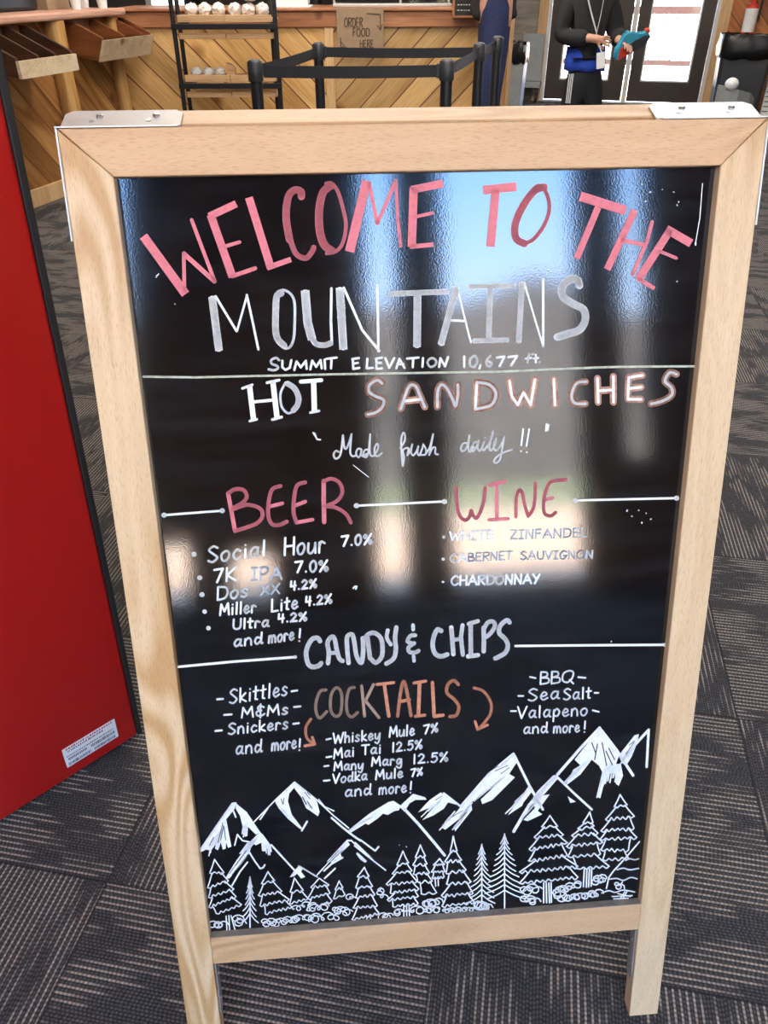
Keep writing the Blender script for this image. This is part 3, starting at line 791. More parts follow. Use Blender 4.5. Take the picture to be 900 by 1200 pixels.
lettering('tan and orange lettering: the orange letters T A I L S', 'orange', '''
P 12 352,76 420,68
P 14 382,76 400,204
P 13s 436,204 446,120 456,70 466,72 480,140 490,202
P 13 444,145 484,138
P 12 502,70 550,62
P 15 525,70 520,198
P 12 508,205 546,200
P 14 577,68 584,205 620,200
P 13s 682,76 664,60 640,76 636,110 664,135 684,165 674,200 648,206
''')
lettering('orange curved arrow right of the heading COCKTAILS', 'orange', '''
P 11s 746,90 785,104 814,150 812,195 790,228 766,254
P 11 750,226 760,258 800,240
''', name='arrow_drawing')
lettering('orange curved arrow left of the heading COCKTAILS', 'orange', '''
P 11s 84,216 64,250 68,292 94,316
P 11 60,325 100,318 90,290
''', name='arrow_drawing')

# ---- small handwriting: a single-stroke alphabet (x 0..1, y 0 at the baseline, 1 at cap height)
GL = {
 'A': (.75, ['0,0 .5,1 1,0', '.2,.36 .82,.36']), 'B': (.62, ['.05,0 .08,1', '.08,1 s .7,.95 .75,.65 .12,.52', '.12,.52 s .9,.45 .9,.1 .05,0']), 'C': (.66, ['.95,.85 s .6,1 .1,.65 .1,.25 .5,0 .98,.15']),
 'D': (.7, ['.1,0 .1,1', '.1,1 s .8,.9 .98,.5 .75,.1 .1,0']), 'E': (.58, ['.9,1 .1,1 .1,0 .95,0', '.1,.52 .8,.52']), 'F': (.55, ['.9,1 .1,1 .1,0', '.1,.55 .8,.55']), 'G': (.7, ['.95,.85 s .5,1 .08,.6 .2,.1 .6,0 .95,.4', '.95,.42 .6,.42']),
 'H': (.68, ['.08,0 .08,1', '.92,0 .92,1', '.08,.5 .92,.52']), 'I': (.45, ['.5,0 .5,1', '.1,1 .9,1', '.1,0 .9,0']), 'K': (.62, ['.1,0 .1,1', '.9,1 .15,.45 .95,0']), 'L': (.55, ['.1,1 .1,0 .95,.02']),
 'M': (.85, ['.05,0 .14,.95 .48,.3 .82,1 .95,0']), 'N': (.7, ['.08,0 .12,1 .86,0 .92,1']), 'O': (.74, ['.5,1 s .08,.7 .1,.2 .5,0 .92,.3 .88,.8 .5,1']), 'P': (.58, ['.1,0 .1,1', '.1,1 s .8,1 .95,.72 .6,.45 .1,.45']),
 'Q': (.8, ['.6,1 s .12,.8 .05,.25 .45,.05 .85,.35 .95,.85 .6,1', '.65,.25 .98,-.08']), 'R': (.64, ['.1,0 .1,1', '.1,1 s .85,1 .9,.65 .12,.5', '.3,.5 .95,0']), 'S': (.58, ['.92,.88 s .5,1 .1,.78 .5,.52 .92,.25 .5,0 .05,.1']),
 'T': (.62, ['0,1 1,1', '.5,1 .5,0']), 'U': (.66, ['.08,1 s .1,.2 .5,0 .88,.2 .92,1']), 'V': (.66, ['.02,1 .45,0 1,1']), 'W': (.95, ['0,1 .22,0 .5,.75 .75,0 1,1']), 'X': (.62, ['.05,1 .95,0', '.95,1 .05,0']), 'Y': (.62, ['.02,1 .5,.5', '1,1 .3,0']), 'Z': (.6, ['.08,1 .92,1 .08,0 .95,0']),
 'a': (.56, ['.85,.58 s .4,.62 .1,.3 .3,.02 .7,.2 .86,.6', '.86,.6 s .8,.1 1,.02']), 'b': (.5, ['.1,1 .1,0', '.1,.4 s .6,.65 .9,.3 .5,0 .1,.1']), 'c': (.48, ['.9,.52 s .5,.62 .1,.3 .4,0 .95,.12']), 'd': (.56, ['.75,.5 s .3,.6 .08,.25 .35,0 .8,.3', '.86,1 .8,.3', '.8,.3 s .85,.02 1,.05']),
 'e': (.5, ['.12,.28 s .7,.36 .82,.52 .45,.64 .1,.28 .42,0 .95,.14']), 'g': (.54, ['.85,.55 s .4,.62 .12,.32 .4,.06 .85,.5', '.86,.58 s .85,-.2 .5,-.38 .1,-.2']), 'h': (.54, ['.12,1 .12,0', '.12,.35 s .5,.62 .82,.45 .86,0']), 'i': (.22, ['.5,.58 .5,0', '.5,.84 .52,.85']),
 'k': (.52, ['.12,1 .12,0', '.85,.6 .15,.26 .95,0']), 'l': (.22, ['.5,1 .45,0']), 'm': (.8, ['.06,0 .1,.58', '.1,.42 s .3,.62 .46,.45 .46,0', '.47,.4 s .68,.62 .86,.45 .92,0']), 'n': (.54, ['.1,0 .12,.58', '.12,.4 s .5,.64 .82,.45 .88,0']), 'o': (.54, ['.5,.6 s .1,.4 .2,.05 .6,.0 .9,.3 .8,.55 .5,.6']),
 'p': (.54, ['.15,.58 .1,-.4', '.13,.42 s .55,.68 .9,.4 .6,.05 .14,.12']), 'r': (.42, ['.12,0 .14,.58', '.14,.36 s .4,.62 .92,.52']), 's': (.46, ['.85,.54 s .5,.64 .2,.48 .5,.32 .82,.15 .45,0 .1,.07']), 't': (.4, ['.45,.95 .42,.05 .75,.02', '.02,.62 .95,.66']), 'u': (.56, ['.1,.58 s .1,.1 .45,.0 .8,.25 .88,.58', '.88,.58 .92,0']), 'v': (.5, ['.05,.58 .45,0 .95,.6']),
 'w': (.75, ['.02,.58 .25,0 .5,.5 .75,0 1,.6']), 'y': (.54, ['.08,.58 s .15,.15 .5,.1 .85,.55', '.9,.6 s .8,-.1 .5,-.38 .1,-.25']),
 '0': (.52, ['.5,1 s .1,.7 .15,.2 .5,0 .88,.3 .85,.8 .5,1']), '1': (.3, ['.5,1 .5,0']), '2': (.55, ['.1,.8 s .45,1 .85,.75 .5,.35 .05,.02', '.05,.02 .98,.05']), '4': (.55, ['.15,1 .1,.42 .9,.48', '.75,.95 .7,0']), '5': (.55, ['.9,1 .25,1 .18,.58', '.18,.58 s .7,.65 .9,.3 .5,0 .08,.08']), '7': (.55, ['.02,.95 .95,1 .35,0']),
 '.': (.22, ['.5,.04 .52,.05']), '%': (.7, ['.85,1 .15,0', '.22,.95 s .05,.8 .2,.62 .35,.8 .22,.95', '.78,.4 s .62,.22 .78,.02 .95,.2 .78,.4']), '!': (.25, ['.55,1 .45,.32', '.42,.02 .44,.02']), '&': (.62, ['.85,.85 s .4,1 .2,.75 .6,.55', '.6,.55 s .1,.45 .15,.1 .6,.05 .95,.2', '.5,1.15 .5,-.12']), ' ': (.4, []),
}
def glyph_strokes(txt):
    x = 0; out = []
    for ch in txt:
        wd, st = GL[ch]
        for q in st:
            P = []; sm = False
            for tk in q.split():
                if tk == 's': sm = True; continue
                a, c = tk.split(','); P.append((x + float(a) * wd, float(c)))
            out.append(smooth_(P, 5) if sm else P)
        x += wd + .14
    return out, x - .14
def write(k, lines):
    """'REGION text x0,y0 x1,y1 capheight width'"""
    for ln in lines.strip().splitlines():
        reg, txt, a, c, h, w = ln.split()
        txt = txt.replace('_', ' ')
        x0, y0, sc = REG[reg]; a = [float(q) for q in a.split(',')]; c = [float(q) for q in c.split(',')]; h = float(h)
        st, tot = glyph_strokes(txt)
        for P in st:
            Q = []
            for (gx, gy) in P:
                t = gx / tot
                Q.append((x0 + (a[0] + (c[0] - a[0]) * t + gy * h * .03) / sc, y0 + (a[1] + (c[1] - a[1]) * t - gy * h) / sc))
            k.stroke(Q, float(w) / sc)
def writing(label, ink_, lines, extra='', lift=.0004):
    k = Ink(); k.lift = lift; write(k, lines)
    if extra: k.add(extra)
    return k.done('handwriting', INK[ink_], label)
writing('small white handwriting listing the beers', 'fine', '''
J Social 126,184 380,154 68 10
J Hour 460,152 640,138 76 10
J 7.0% 712,112 848,102 44 10
J 7K 152,272 250,262 58 10
J 7.0% 508,228 655,222 48 10
K Dos 152,104 318,84 68 11
K 4.2% 540,52 680,38 46 11
K Miller 168,184 360,168 60 11
K Lite 440,165 580,146 64 11
K 4.2% 620,134 760,120 48 11
K Ultra 238,258 428,242 52 11
K 4.2% 475,222 628,212 44 11
K and 242,350 395,332 58 11
K more 425,330 560,312 60 11
K ! 578,322 602,320 64 11
''', '''
J 22 65,147 66,148 ; 90,251 91,251 ; 100,325 101,325
K 24 89,164 90,165 ; 109,251 110,252
p 2 414,689 416,687 ; 417,690 418,687
''')
writing('fainter white handwriting reading IPA and XX', 'faint', '''
J IPA 315,262 450,256 54 10
K XX 384,78 485,68 52 9
''')
writing('small white handwriting listing the wines', 'fine', '''
I WHITE 122,420 352,411 45 10
I CA 122,535 210,530 44 10
I CHARDONNAY 128,655 594,645 48 11
''', '''
I 17 90,402 91,402 ; 86,518 87,518
I 11 84,638 88,638
''')
writing('faint rubbed white handwriting in the wine list', 'faint', '''
I ZINFANDEL 440,412 846,400 46 9
I BERNET 218,530 450,518 42 9
I SAUVIGNON 495,520 876,514 42 9
''')
writing('small white handwriting listing the candies', 'fine', '''
Q Skittles 200,238 672,168 112 15
Q M&Ms 295,352 678,322 84 15
Q Snickers 190,488 678,440 88 15
Q and 250,650 465,628 100 15
Q more 540,620 742,598 96 15
Q ! 756,618 782,616 92 15
''', '''
Q 16 100,203 148,200 ; 704,138 750,131 ; 157,330 218,325 ; 724,265 776,260 ; 86,460 138,455 ; 717,402 763,396
''')
writing('small white handwriting listing the cocktails', 'fine', '''
R Whiskey 108,164 400,138 62 11
R Mule 455,124 612,112 64 11
R 7% 668,106 758,92 54 11
R Mai 110,258 238,242 60 11
R Tai 285,234 405,224 58 11
R 12.5% 470,218 660,196 56 11
R Many 112,332 295,322 54 11
R Marg 345,304 535,294 56 11
R 12.5% 600,290 820,274 56 11
R Vodka 105,412 318,388 56 11
R Mule 370,388 540,374 58 11
R 7% 590,370 662,360 46 11
R and 180,495 345,480 64 11
R more 390,480 562,466 64 11
R ! 576,472 602,470 70 11
''', '''
R 11 66,140 94,134 ; 66,250 98,245 ; 52,306 80,302 ; 50,396 86,392
''')
writing('small white handwriting listing the chips', 'fine', '''
S BBQ 320,162 615,148 106 15
S Sea 215,310 490,288 104 15
S Salt 525,300 770,284 96 15
S Valapeno 122,462 738,434 100 15
S and 174,598 388,586 90 15
S more 436,590 668,580 90 15
S ! 700,586 726,582 96 15
''', '''
S 15 232,98 280,108 ; 657,100 720,106 ; 130,265 173,265 ; 800,238 834,238 ; 64,398 110,398 ; 784,392 838,405
''')

# ---- the drawn mountains
lettering('white drawn mountain range', 'white', '''
T 13 22,628 185,388 272,266 298,263
T 0 20,630 190,370 275,268 300,262 290,305 225,385 265,590 240,600 225,560 222,605 200,612 185,560 165,616 150,612 155,560 110,622 75,612 40,630
T 0 296,262 380,330 482,482 450,500 420,470 390,440 385,510 365,516 345,420 330,360 298,305
T 13 280,322 298,368
T 11 290,580 310,500 348,545 400,556
T 9 430,410 600,235 740,105
T 0 590,245 680,170 740,105 748,135 700,190 690,250 720,350 806,462 780,455 690,380 620,300
T 14 795,470 835,402
T 12 482,385 540,300
U 0 35,100 70,130 170,215 205,260 222,330 210,362 150,320 120,300 85,220 35,155
U 10 35,105 190,230 330,360 440,450
U 10 215,235 260,290 330,322
U 15 312,374 400,450 470,505 528,545
U 13 530,540 640,622 666,592
U 0 438,468 600,340 740,255 780,246 832,282 820,316 785,322 735,352 700,342 660,378 590,426 568,416 460,484
U 13 286,702 430,545 462,545
U 0 285,706 430,545 450,576 380,640 390,680 340,692 318,712
U 11 460,545 500,580 600,665
U 10 490,560 600,665 635,705
U 13 506,640 570,700
W 10 140,225 330,10
W 13 190,195 250,140 330,95
W 12 195,252 275,176
W 10 420,5 520,85 655,190
W 14 440,65 470,105 500,125
p 0 468,945 484,930 498,934 500,937 487,937 480,941 474,951
p 3.2 474,948 490,965 507,985 521,1002
Z 0 30,335 70,292 110,265 132,282 178,312 135,300 120,322 85,345 45,362 90,312
Z 7 120,268 180,315
Z 10 180,315 280,200 365,130
Z 0 115,390 185,310 280,205 365,130 376,160 350,200 370,212 340,242 290,292 255,306 250,290 300,242 215,300 220,326 160,402 155,385 185,350 125,396
Z 9 368,135 420,240 468,325
Z 0 345,345 385,290 420,240 430,262 400,300 395,312
Z 11 366,402 420,310 510,210
Z 0 400,362 440,320 430,290 450,260 505,205 522,215 470,275 492,272 450,330 466,342 415,366
Z 8 515,208 580,270 640,325
Z 0 555,278 584,298 565,302
Z 10 520,202 600,110 668,38
Z 0 548,242 575,185 600,170 580,150 668,38 736,135 725,165 742,165 750,206 735,242 725,235 720,195 700,200 680,246 670,286 662,282 680,200 665,170 640,150 600,202
Z 10 670,42 730,120 785,205
Z 0 735,135 790,65 806,60 800,90 780,140 760,172 745,160
Z 9 790,100 840,45 833,175
V 0 218,252 300,120 390,0 412,20 400,60 350,130 250,252
V 12 270,305 330,200 386,130
V 12 400,55 440,120 482,178 505,170 516,150
T 0 322,643 400,560 480,480 502,500 562,582 570,632 550,626 530,600 520,626 495,622 490,560 450,580 430,570 380,643
V 13 566,0 740,190
V 0 704,242 740,190 775,155 802,180 790,200 820,240 790,252 760,215 735,236
V 11 780,160 900,235
W 11 0,158 140,240
''', name='mountain_drawing')
# dark gaps between the snow strokes are bare board: drawn as thin board-coloured scratches
lettering('dark scratch lines in the white mountain drawing', 'dark', '''
Z 2.5 260,205 310,172 ; 300,190 345,170 ; 320,200 350,178 ; 150,350 185,330 ; 160,375 200,335
Z 4 640,90 655,130 ; 660,95 650,150 ; 676,90 692,170 ; 690,120 712,168 ; 700,110 720,150
Z 2.5 90,292 112,278 ; 440,250 470,235 ; 760,130 788,90 ; 770,100 790,84
T 6 165,560 200,410 ; 185,540 205,430 ; 222,540 208,440 ; 100,580 130,520
T 6 640,230 650,265 ; 660,225 655,270 ; 830,270 800,215 ; 835,180 860,205
U 6 150,230 110,180 ; 120,270 95,225 ; 165,300 130,250
V 5 250,215 370,50 ; 270,225 390,70 ; 300,150 380,40
W 4 190,160 300,40 ; 230,135 330,40
''', .0005, name='scratch_marks')['kind'] = 'stuff'

ht_ = Ink(); rh = random.Random(12)
def hatch(reg, a, c, dx, dy, n, w):
    x0, y0, sc = REG[reg]
    for k in range(n):
        t = (k + rh.random() * .7) / n; px, py = a[0] + (c[0] - a[0]) * t, a[1] + (c[1] - a[1]) * t; L_ = rh.uniform(.55, 1.25)
        ht_.stroke([(x0 + px / sc, y0 + py / sc), (x0 + (px + dx * L_) / sc, y0 + (py + dy * L_) / sc)], w / sc)
hatch('Z', (340, 205), (250, 275), -42, 34, 7, 5); hatch('Z', (220, 300), (180, 370), -34, 38, 7, 5); hatch('Z', (420, 250), (370, 310), -36, 34, 6, 5)
hatch('Z', (470, 270), (415, 335), -34, 38, 6, 5); hatch('Z', (630, 150), (570, 200), -38, 42, 6, 5); hatch('Z', (690, 170), (740, 170), -12, 58, 6, 5); hatch('Z', (680, 190), (668, 240), -10, 44, 3, 5)
hatch('Z', (800, 90), (760, 130), -26, 40, 5, 4); hatch('Z', (120, 285), (70, 320), -34, 32, 5, 4); hatch('Z', (160, 330), (130, 370), -30, 34, 4, 5)
hatch('T', (225, 440), (110, 540), -22, 110, 9, 9); hatch('T', (380, 440), (350, 420), -10, 70, 3, 9); hatch('T', (470, 520), (380, 570), -60, 80, 6, 9); hatch('T', (500, 560), (560, 590), 4, 60, 4, 9)
hatch('U', (90, 190), (150, 300), 40, 40, 5, 8); hatch('U', (650, 345), (500, 430), -70, 45, 7, 9); hatch('U', (400, 600), (340, 670), -60, 60, 5, 9); hatch('T', (600, 260), (680, 350), 30, 34, 6, 8)
ht_.done('snow_hatching', INK['white'], 'white hatch strokes shading the drawn mountains')
tr = Ink(); rt = random.Random(3)
def firtree(reg, apex, tiers, w=9, amp=11, step=34):
    x0, y0, sc = REG[reg]; P = lambda q: (x0 + q[0] / sc, y0 + q[1] / sc)
    pl = pr = apex
    for (l, r_) in tiers:
        tr.stroke([P(pl), P(((pl[0] * .45 + l[0] * .55) + 2, (pl[1] * .45 + l[1] * .55))), P(l)], w / sc)
        tr.stroke([P(pr), P(((pr[0] * .5 + r_[0] * .5) - 2, (pr[1] * .5 + r_[1] * .5))), P(r_)], w / sc)
        n = max(2, int(math.dist(l, r_) / step)); Q = []
        for k in range(n * 2 + 1):
            t = k / (n * 2); y = l[1] + (r_[1] - l[1]) * t + (amp if k % 2 else -amp * .5) * (rt.random() * .9 + .45) * (0 if k in (0, n * 2) else 1)
            Q.append(P((l[0] + (r_[0] - l[0]) * t + rt.uniform(-3, 3), y)))
        tr.stroke(smooth_(Q, 3), w / sc)
        pl = (l[0] + (r_[0] - l[0]) * .16, l[1] + amp * .2); pr = (r_[0] - (r_[0] - l[0]) * .16, r_[1] + amp * .2)
def spruce(reg, apex, by, hw, n, w=10, drop=.55):
    x0, y0, sc = REG[reg]; P = lambda q: (x0 + q[0] / sc, y0 + q[1] / sc)
    tr.stroke([P(apex), P((apex[0], by))], w / sc)
    for k in range(n):
        t = (k + .15) / n; y = apex[1] + (by - apex[1]) * t * .82; h = hw * (.14 + .86 * (k + 1) / n); d = (by - apex[1]) / n * (.75 + drop)
        for sg in (-1, 1):
            hh = h * rt.uniform(.85, 1.12)
            tr.stroke(smooth_([P((apex[0], y)), P((apex[0] + sg * hh * .5, y + d * .62)), P((apex[0] + sg * hh, y + d))], 3), w * .9 / sc)
firtree('V', (138, 108), [((102, 210), (208, 206)), ((86, 320), (240, 268)), ((92, 395), (280, 330)), ((96, 466), (300, 388)), ((150, 515), (340, 448))])
spruce('V', (405, 240), 620, 62, 7, 10)
firtree('V', (540, 200), [((492, 290), (588, 266)), ((470, 378), (645, 348)), ((480, 455), (700, 410)), ((520, 515), (722, 466))])
firtree('V', (740, 248), [((708, 352), (806, 340)), ((704, 440), (842, 402))], 9)
firtree('W', (155, 250), [((92, 318), (228, 300)), ((70, 400), (236, 362)), ((60, 490), (250, 420))], 9)
firtree('W', (305, 270), [((274, 335), (332, 318)), ((262, 405), (350, 375))], 9)
firtree('W', (495, 168), [((442, 238), (530, 236)), ((430, 320), (556, 310)), ((430, 395), (572, 372)), ((412, 472), (592, 456)), ((404, 560), (604, 512))], 10)
firtree('W', (785, 45), [((740, 150), (826, 132)), ((706, 216), (852, 192)), ((660, 295), (892, 275)), ((690, 360), (905, 330)), ((668, 412), (900, 384)), ((710, 462), (900, 440))], 9.5)
firtree('X', (183, 168), [((150, 250), (216, 240)), ((134, 300), (226, 292)), ((138, 360), (242, 350)), ((165, 410), (262, 406)), ((190, 490), (290, 482))], 8.5)
firtree('X', (310, 258), [((270, 300), (342, 296)), ((258, 345), (345, 342)), ((262, 385), (340, 378))], 9, 7, 18)
firtree('X', (400, 110), [((380, 208), (424, 205)), ((346, 276), (452, 266)), ((352, 355), (484, 332)), ((356, 425), (515, 410)), ((322, 502), (530, 486)), ((326, 572), (540, 545))], 9)
spruce('X', (588, 165), 605, 92, 10, 9)
spruce('X', (738, 96), 585, 125, 11, 9)
firtree('Y', (235, 188), [((186, 256), (282, 254)), ((138, 322), (316, 306)), ((106, 396), (342, 356)), ((104, 468), (342, 432)), ((46, 538), (408, 502)), ((46, 606), (408, 570))], 8.5)
firtree('Y', (482, 165), [((440, 232), (502, 230)), ((408, 268), (508, 252)), ((370, 312), (532, 296)), ((340, 378), (560, 352)), ((346, 442), (548, 426)), ((402, 516), (602, 502))], 8.5)
firtree('Y', (670, 58), [((634, 132), (712, 120)), ((580, 212), (758, 192)), ((552, 282), (756, 266)), ((544, 336), (772, 322)), ((552, 398), (722, 402)), ((562, 462), (722, 452))], 8.5)
tr.add('''
Y 9 790,350 700,455 630,530 600,572 585,640
Y 8s 704,466 730,456 760,462 785,456
Y 8s 650,524 690,514 730,524 785,516
Y 8s 605,582 650,578 690,590 735,572 775,580
Y 8s 556,668 600,654 640,664 690,650 760,662
Y 7 620,690 745,684 ; 630,705 720,700 ; 655,672 735,690 ; 665,712 700,660 ; 680,715 712,660
Y 9 196,606 196,728 ; 212,606 214,728 ; 228,606 232,728 ; 242,604 244,726
Y 9 448,520 442,630 ; 464,520 460,632 ; 480,518 474,630 ; 494,518 490,626
V 9 225,535 232,648 ; 246,530 252,650 ; 262,532 294,645
X 8 74,565 74,645 ; 92,560 94,640 ; 108,560 112,640 ; 60,605 140,600
X 8 280,385 284,440 ; 300,385 302,436 ; 445,600 448,622 ; 462,598 466,620
W 9 510,535 520,580 ; 536,530 548,578
''')
def scribble(reg, xa, ya, xb, yb, n, r, w=8):
    """low bushes: a looping pen line"""
    x0, y0, sc = REG[reg]; Q = []
    for k in range(n * 10 + 1):
        t = k / (n * 10); a = 2 * math.pi * k / 10
        rr = r * (.8 + .35 * math.sin(k * .37 + xa) + .2 * math.sin(k * .91 + ya))
        Q.append((x0 + (xa + (xb - xa) * t + rr * 1.25 * math.cos(a)) / sc, y0 + (ya + (yb - ya) * t + rr * math.sin(a)) / sc))
    tr.stroke(Q, w / sc)
scribble('V', 125, 600, 200, 600, 4, 26)
scribble('V', 300, 545, 345, 590, 3, 30)
scribble('V', 500, 580, 620, 590, 5, 26)
scribble('V', 620, 575, 760, 560, 5, 24)
scribble('V', 760, 550, 900, 540, 4, 24)
scribble('V', 720, 480, 880, 440, 4, 20)
scribble('W', 60, 560, 330, 530, 5, 30)
scribble('W', 100, 480, 220, 460, 3, 26)
scribble('W', 260, 480, 385, 500, 4, 28)
scribble('W', 370, 390, 410, 400, 2, 20)
scribble('W', 600, 320, 640, 400, 3, 22)
scribble('W', 615, 540, 690, 530, 3, 24)
scribble('X', 20, 610, 50, 610, 2, 20)
scribble('X', 130, 595, 190, 595, 2, 28)
scribble('X', 215, 555, 300, 545, 5, 26)
scribble('X', 210, 595, 300, 590, 4, 20)
scribble('X', 330, 600, 530, 590, 9, 14)
scribble('X', 560, 560, 620, 580, 5, 30)
scribble('Y', 60, 650, 160, 640, 4, 26)
scribble('Y', 70, 700, 150, 720, 4, 22)
scribble('Y', 280, 640, 300, 710, 4, 30)
scribble('Y', 300, 650, 420, 610, 5, 20)
scribble('Y', 340, 700, 540, 670, 9, 20)
scribble('Y', 510, 590, 570, 580, 4, 22)
scribble('Y', 655, 600, 670, 640, 2, 20)
tr.done('forest_drawing', INK['fine'], 'white line drawing of fir trees and bushes')
# loose chalk specks
sp_ = Ink()
for (x, y) in ((752, 216), (762, 225), (776, 222), (789, 225), (793, 240), (756, 236), (793, 330), (795, 237), (740, 605), (748, 598), (757, 601), (763, 608), (735, 598), (752, 612), (183, 323), (205, 356), (468, 990), (476, 992), (780, 846), (716, 752)):
    sp_.stroke([(x, y), (x + rt.uniform(-1, 1), y + rt.uniform(-1, 1))], rt.uniform(.9, 1.9))
sp_.add('''
p 1.0 823,215 820,255 815,284
p 1.8 815,284 815,287
p 1.2 183,325 186,321
p .8 414,545 432,559
''')
sp_.done('chalk_specks', INK['fine'])['kind'] = 'stuff'
# ------------------------------------------------------------------ red cooler
A0, A1 = Vector((-.623, .726, 0)), Vector((-.443, .901, 0))
da = (A1 - A0).normalized(); back = Vector((-da.y, da.x, 0))
org = A1 + Vector((0, 0, .012))
# local: x toward the viewer along the face, y into the cabinet, z up
MC = Matrix(((-da.x, back.x, 0, org.x), (-da.y, back.y, 0, org.y), (0, 0, 1, org.z), (0, 0, 0, 1)))
cool = thing('red_cooler', 'tall red cabinet side panel with black edge trim left of the sign', 'cooler', mw=MC)
CH = 1.85; TP = .046                                 # the cabinet narrows slightly towards the top
def taper(o):
    for v in o.data.vertices: v.co.x += TP * v.co.z * (v.co.x / .37 - 1)
    return o
c_ = obj('cabinet', B((.0, .0, 0, .74, .62, CH), bev=.004), M['redpaint'], cool); taper(c_)
t_ = obj('edge_trim', B((-.008, -.0025, .0, .0002, .625, CH), bev=.001), M['rubber'], cool); taper(t_)
obj('plinth', B((.03, .03, -.012, .70, .58, .0)), M['rubber'], cool)

def on_face(pts, lift): # flat piece on the cabinet face
    return pts
lab = obj('label_sticker', B((.034, -.0012, .0255, .128, -.0004, .070), bev=.0003), M['white'], cool); lab['label'] = 'white label sticker with bar codes'; taper(lab)
bm = bmesh.new(); rl = random.Random(5)
def row(x0, x1, z, h, gap):
    x = x1
    while x > x0:
        w_ = rl.uniform(.35, 1.0) * gap; addbox(bm, x - w_, -.0016, z, x, -.0011, z + h); x -= w_ + rl.uniform(.3, .8) * gap
row(.040, .082, .0385, .0065, .0016); row(.084, .124, .0285, .0065, .0016); row(.040, .078, .0285, .006, .0016); row(.090, .122, .040, .0055, .0016)
row(.070, .124, .0485, .0024, .0022); row(.040, .066, .0485, .0024, .0022); row(.084, .120, .0585, .003, .0026); row(.060, .082, .0585, .003, .0026)
q_ = obj('label_print', bm, plain('label_print_ink', (.10, .10, .12), .6), lab); taper(q_)
bm = bmesh.new(); row(.042, .122, .0645, .0032, .0034); q_ = obj('label_heading', bm, plain('label_red_print', (.45, .05, .06), .6), lab); taper(q_)

# ------------------------------------------------------------------ left service counter with hanging bins
CA, CB = Vector((-2.62, 2.96, 0)), Vector((-1.735, 5.93, 0))
cd_ = (CB - CA).normalized(); cl = (CB - CA).length; cn = Vector((cd_.y, -cd_.x, 0))     # cn faces the queue
lc = thing('snack_counter', 'knotty diagonal plank counter with pinkish wooden top along the left side', 'counter', CA)
def rel(o): o.parent = lc; o.location = Vector(o.location) - CA; return o
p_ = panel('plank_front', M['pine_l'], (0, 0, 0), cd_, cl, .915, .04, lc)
def cbox(name, mat, x0, y0, z0, x1, y1, z1, parent=lc, bev=.0, org=Vector((0, 0, 0))):
    mw = Matrix(((cd_.x, cn.x, 0, org.x), (cd_.y, cn.y, 0, org.y), (0, 0, 1, org.z), (0, 0, 0, 1)))
    return obj(name, B((x0, y0, z0, x1, y1, z1), bev=bev), mat, parent, mw)
cbox('countertop', M['top'], -.05, -.62, .918, cl - .02, .10, .958, bev=.012)
cbox('base_board', M['trimwood'], 0, .0005, .0, cl, .022, .095, bev=.003)
cbox('end_panel', M['wallwood'], 0, -.6, 0, .04, -.041, .915)
mw_ = Matrix.Translation(cd_ * 2.40 + cn * .035)
obj('log_post', tube([(0, 0, .09), (.004, .003, .35), (-.004, 0, .6), (.003, 0, .917)], [.062, .056, .058, .060], 14), M['log'], lc, mw_, True)
obj('log_post', tube([(0, 0, .09), (.003, .003, .35), (-.004, 0, .6), (.003, 0, .917)], [.045, .043, .046, .045], 14), M['log'], lc, Matrix.Translation(cd_ * 3.0 + cn * .022), True)
def snack_bin(label, s0, s1, dep, zl, zb, dividers, group, inset=0, wd='binwood'):
    """open trough hung on the counter front: sloping side boards, dividers and a pale front lip"""
    org = CA + cd_ * s0
    mw = Matrix(((cd_.x, cn.x, 0, org.x), (cd_.y, cn.y, 0, org.y), (0, 0, 1, 0), (0, 0, 0, 1)))
    b = thing('snack_bin', label, 'bin', mw=mw, group=group); L_ = s1 - s0
    side = [(.001, zb + .02), (.001, .905), (.05, .905), (dep - .02, zl + .012), (dep - .02 - inset, zb)]
    for x in (0.0, L_ - .018): obj('side_board', prism([(y, z) for y, z in side], x, x + .018, 'yz'), M[wd], b)
    for f in dividers: obj('divider', prism([(y, z) for y, z in side], L_ * f, L_ * f + .014, 'yz'), M[wd], b)
    obj('bottom_board', prism([(.001, zb + .02), (.001, zb + .036), (dep - .02 - inset, zb + .016), (dep - .02 - inset, zb)], .019, L_ - .019, 'yz'), M['binwood'], b)
    obj('front_lip', prism([(dep - .019 - inset, zb - .004), (dep - inset, zb - .004), (dep, zl), (dep - .019, zl)], -.004, L_ + .004, 'yz'), M['binlip'], b)
    obj('back_board', B((.019, .0012, zb + .04, L_ - .019, .010, .905)), M['wallwood'], b)
    return b, mw, L_
def sproj(p): return (Vector(p) - CA).dot(cd_)
sA0, sA1 = sproj((-1.815, 4.46, 0)), sproj((-1.62, 4.90, 0))
bA, mwA, LA = snack_bin('dark stained hanging bin with packets inside, nearer on the counter front', sA0, sA1, .33, .775, .700, (.36, .66), 'bins hung on the snack counter', 0, 'bindark')
sB0, sB1 = sproj((-1.637, 5.33, 0)), sproj((-1.545, 5.88, 0))
bB, mwB, LB = snack_bin('orange brown empty hanging bin with pale pine lip beside the rack', sB0, sB1, .26, .812, .705, (.42, .8), 'bins hung on the snack counter', .05)
def in_bin(mw, x, y, z): return mw @ Vector((x, y, z))
rb = random.Random(11)
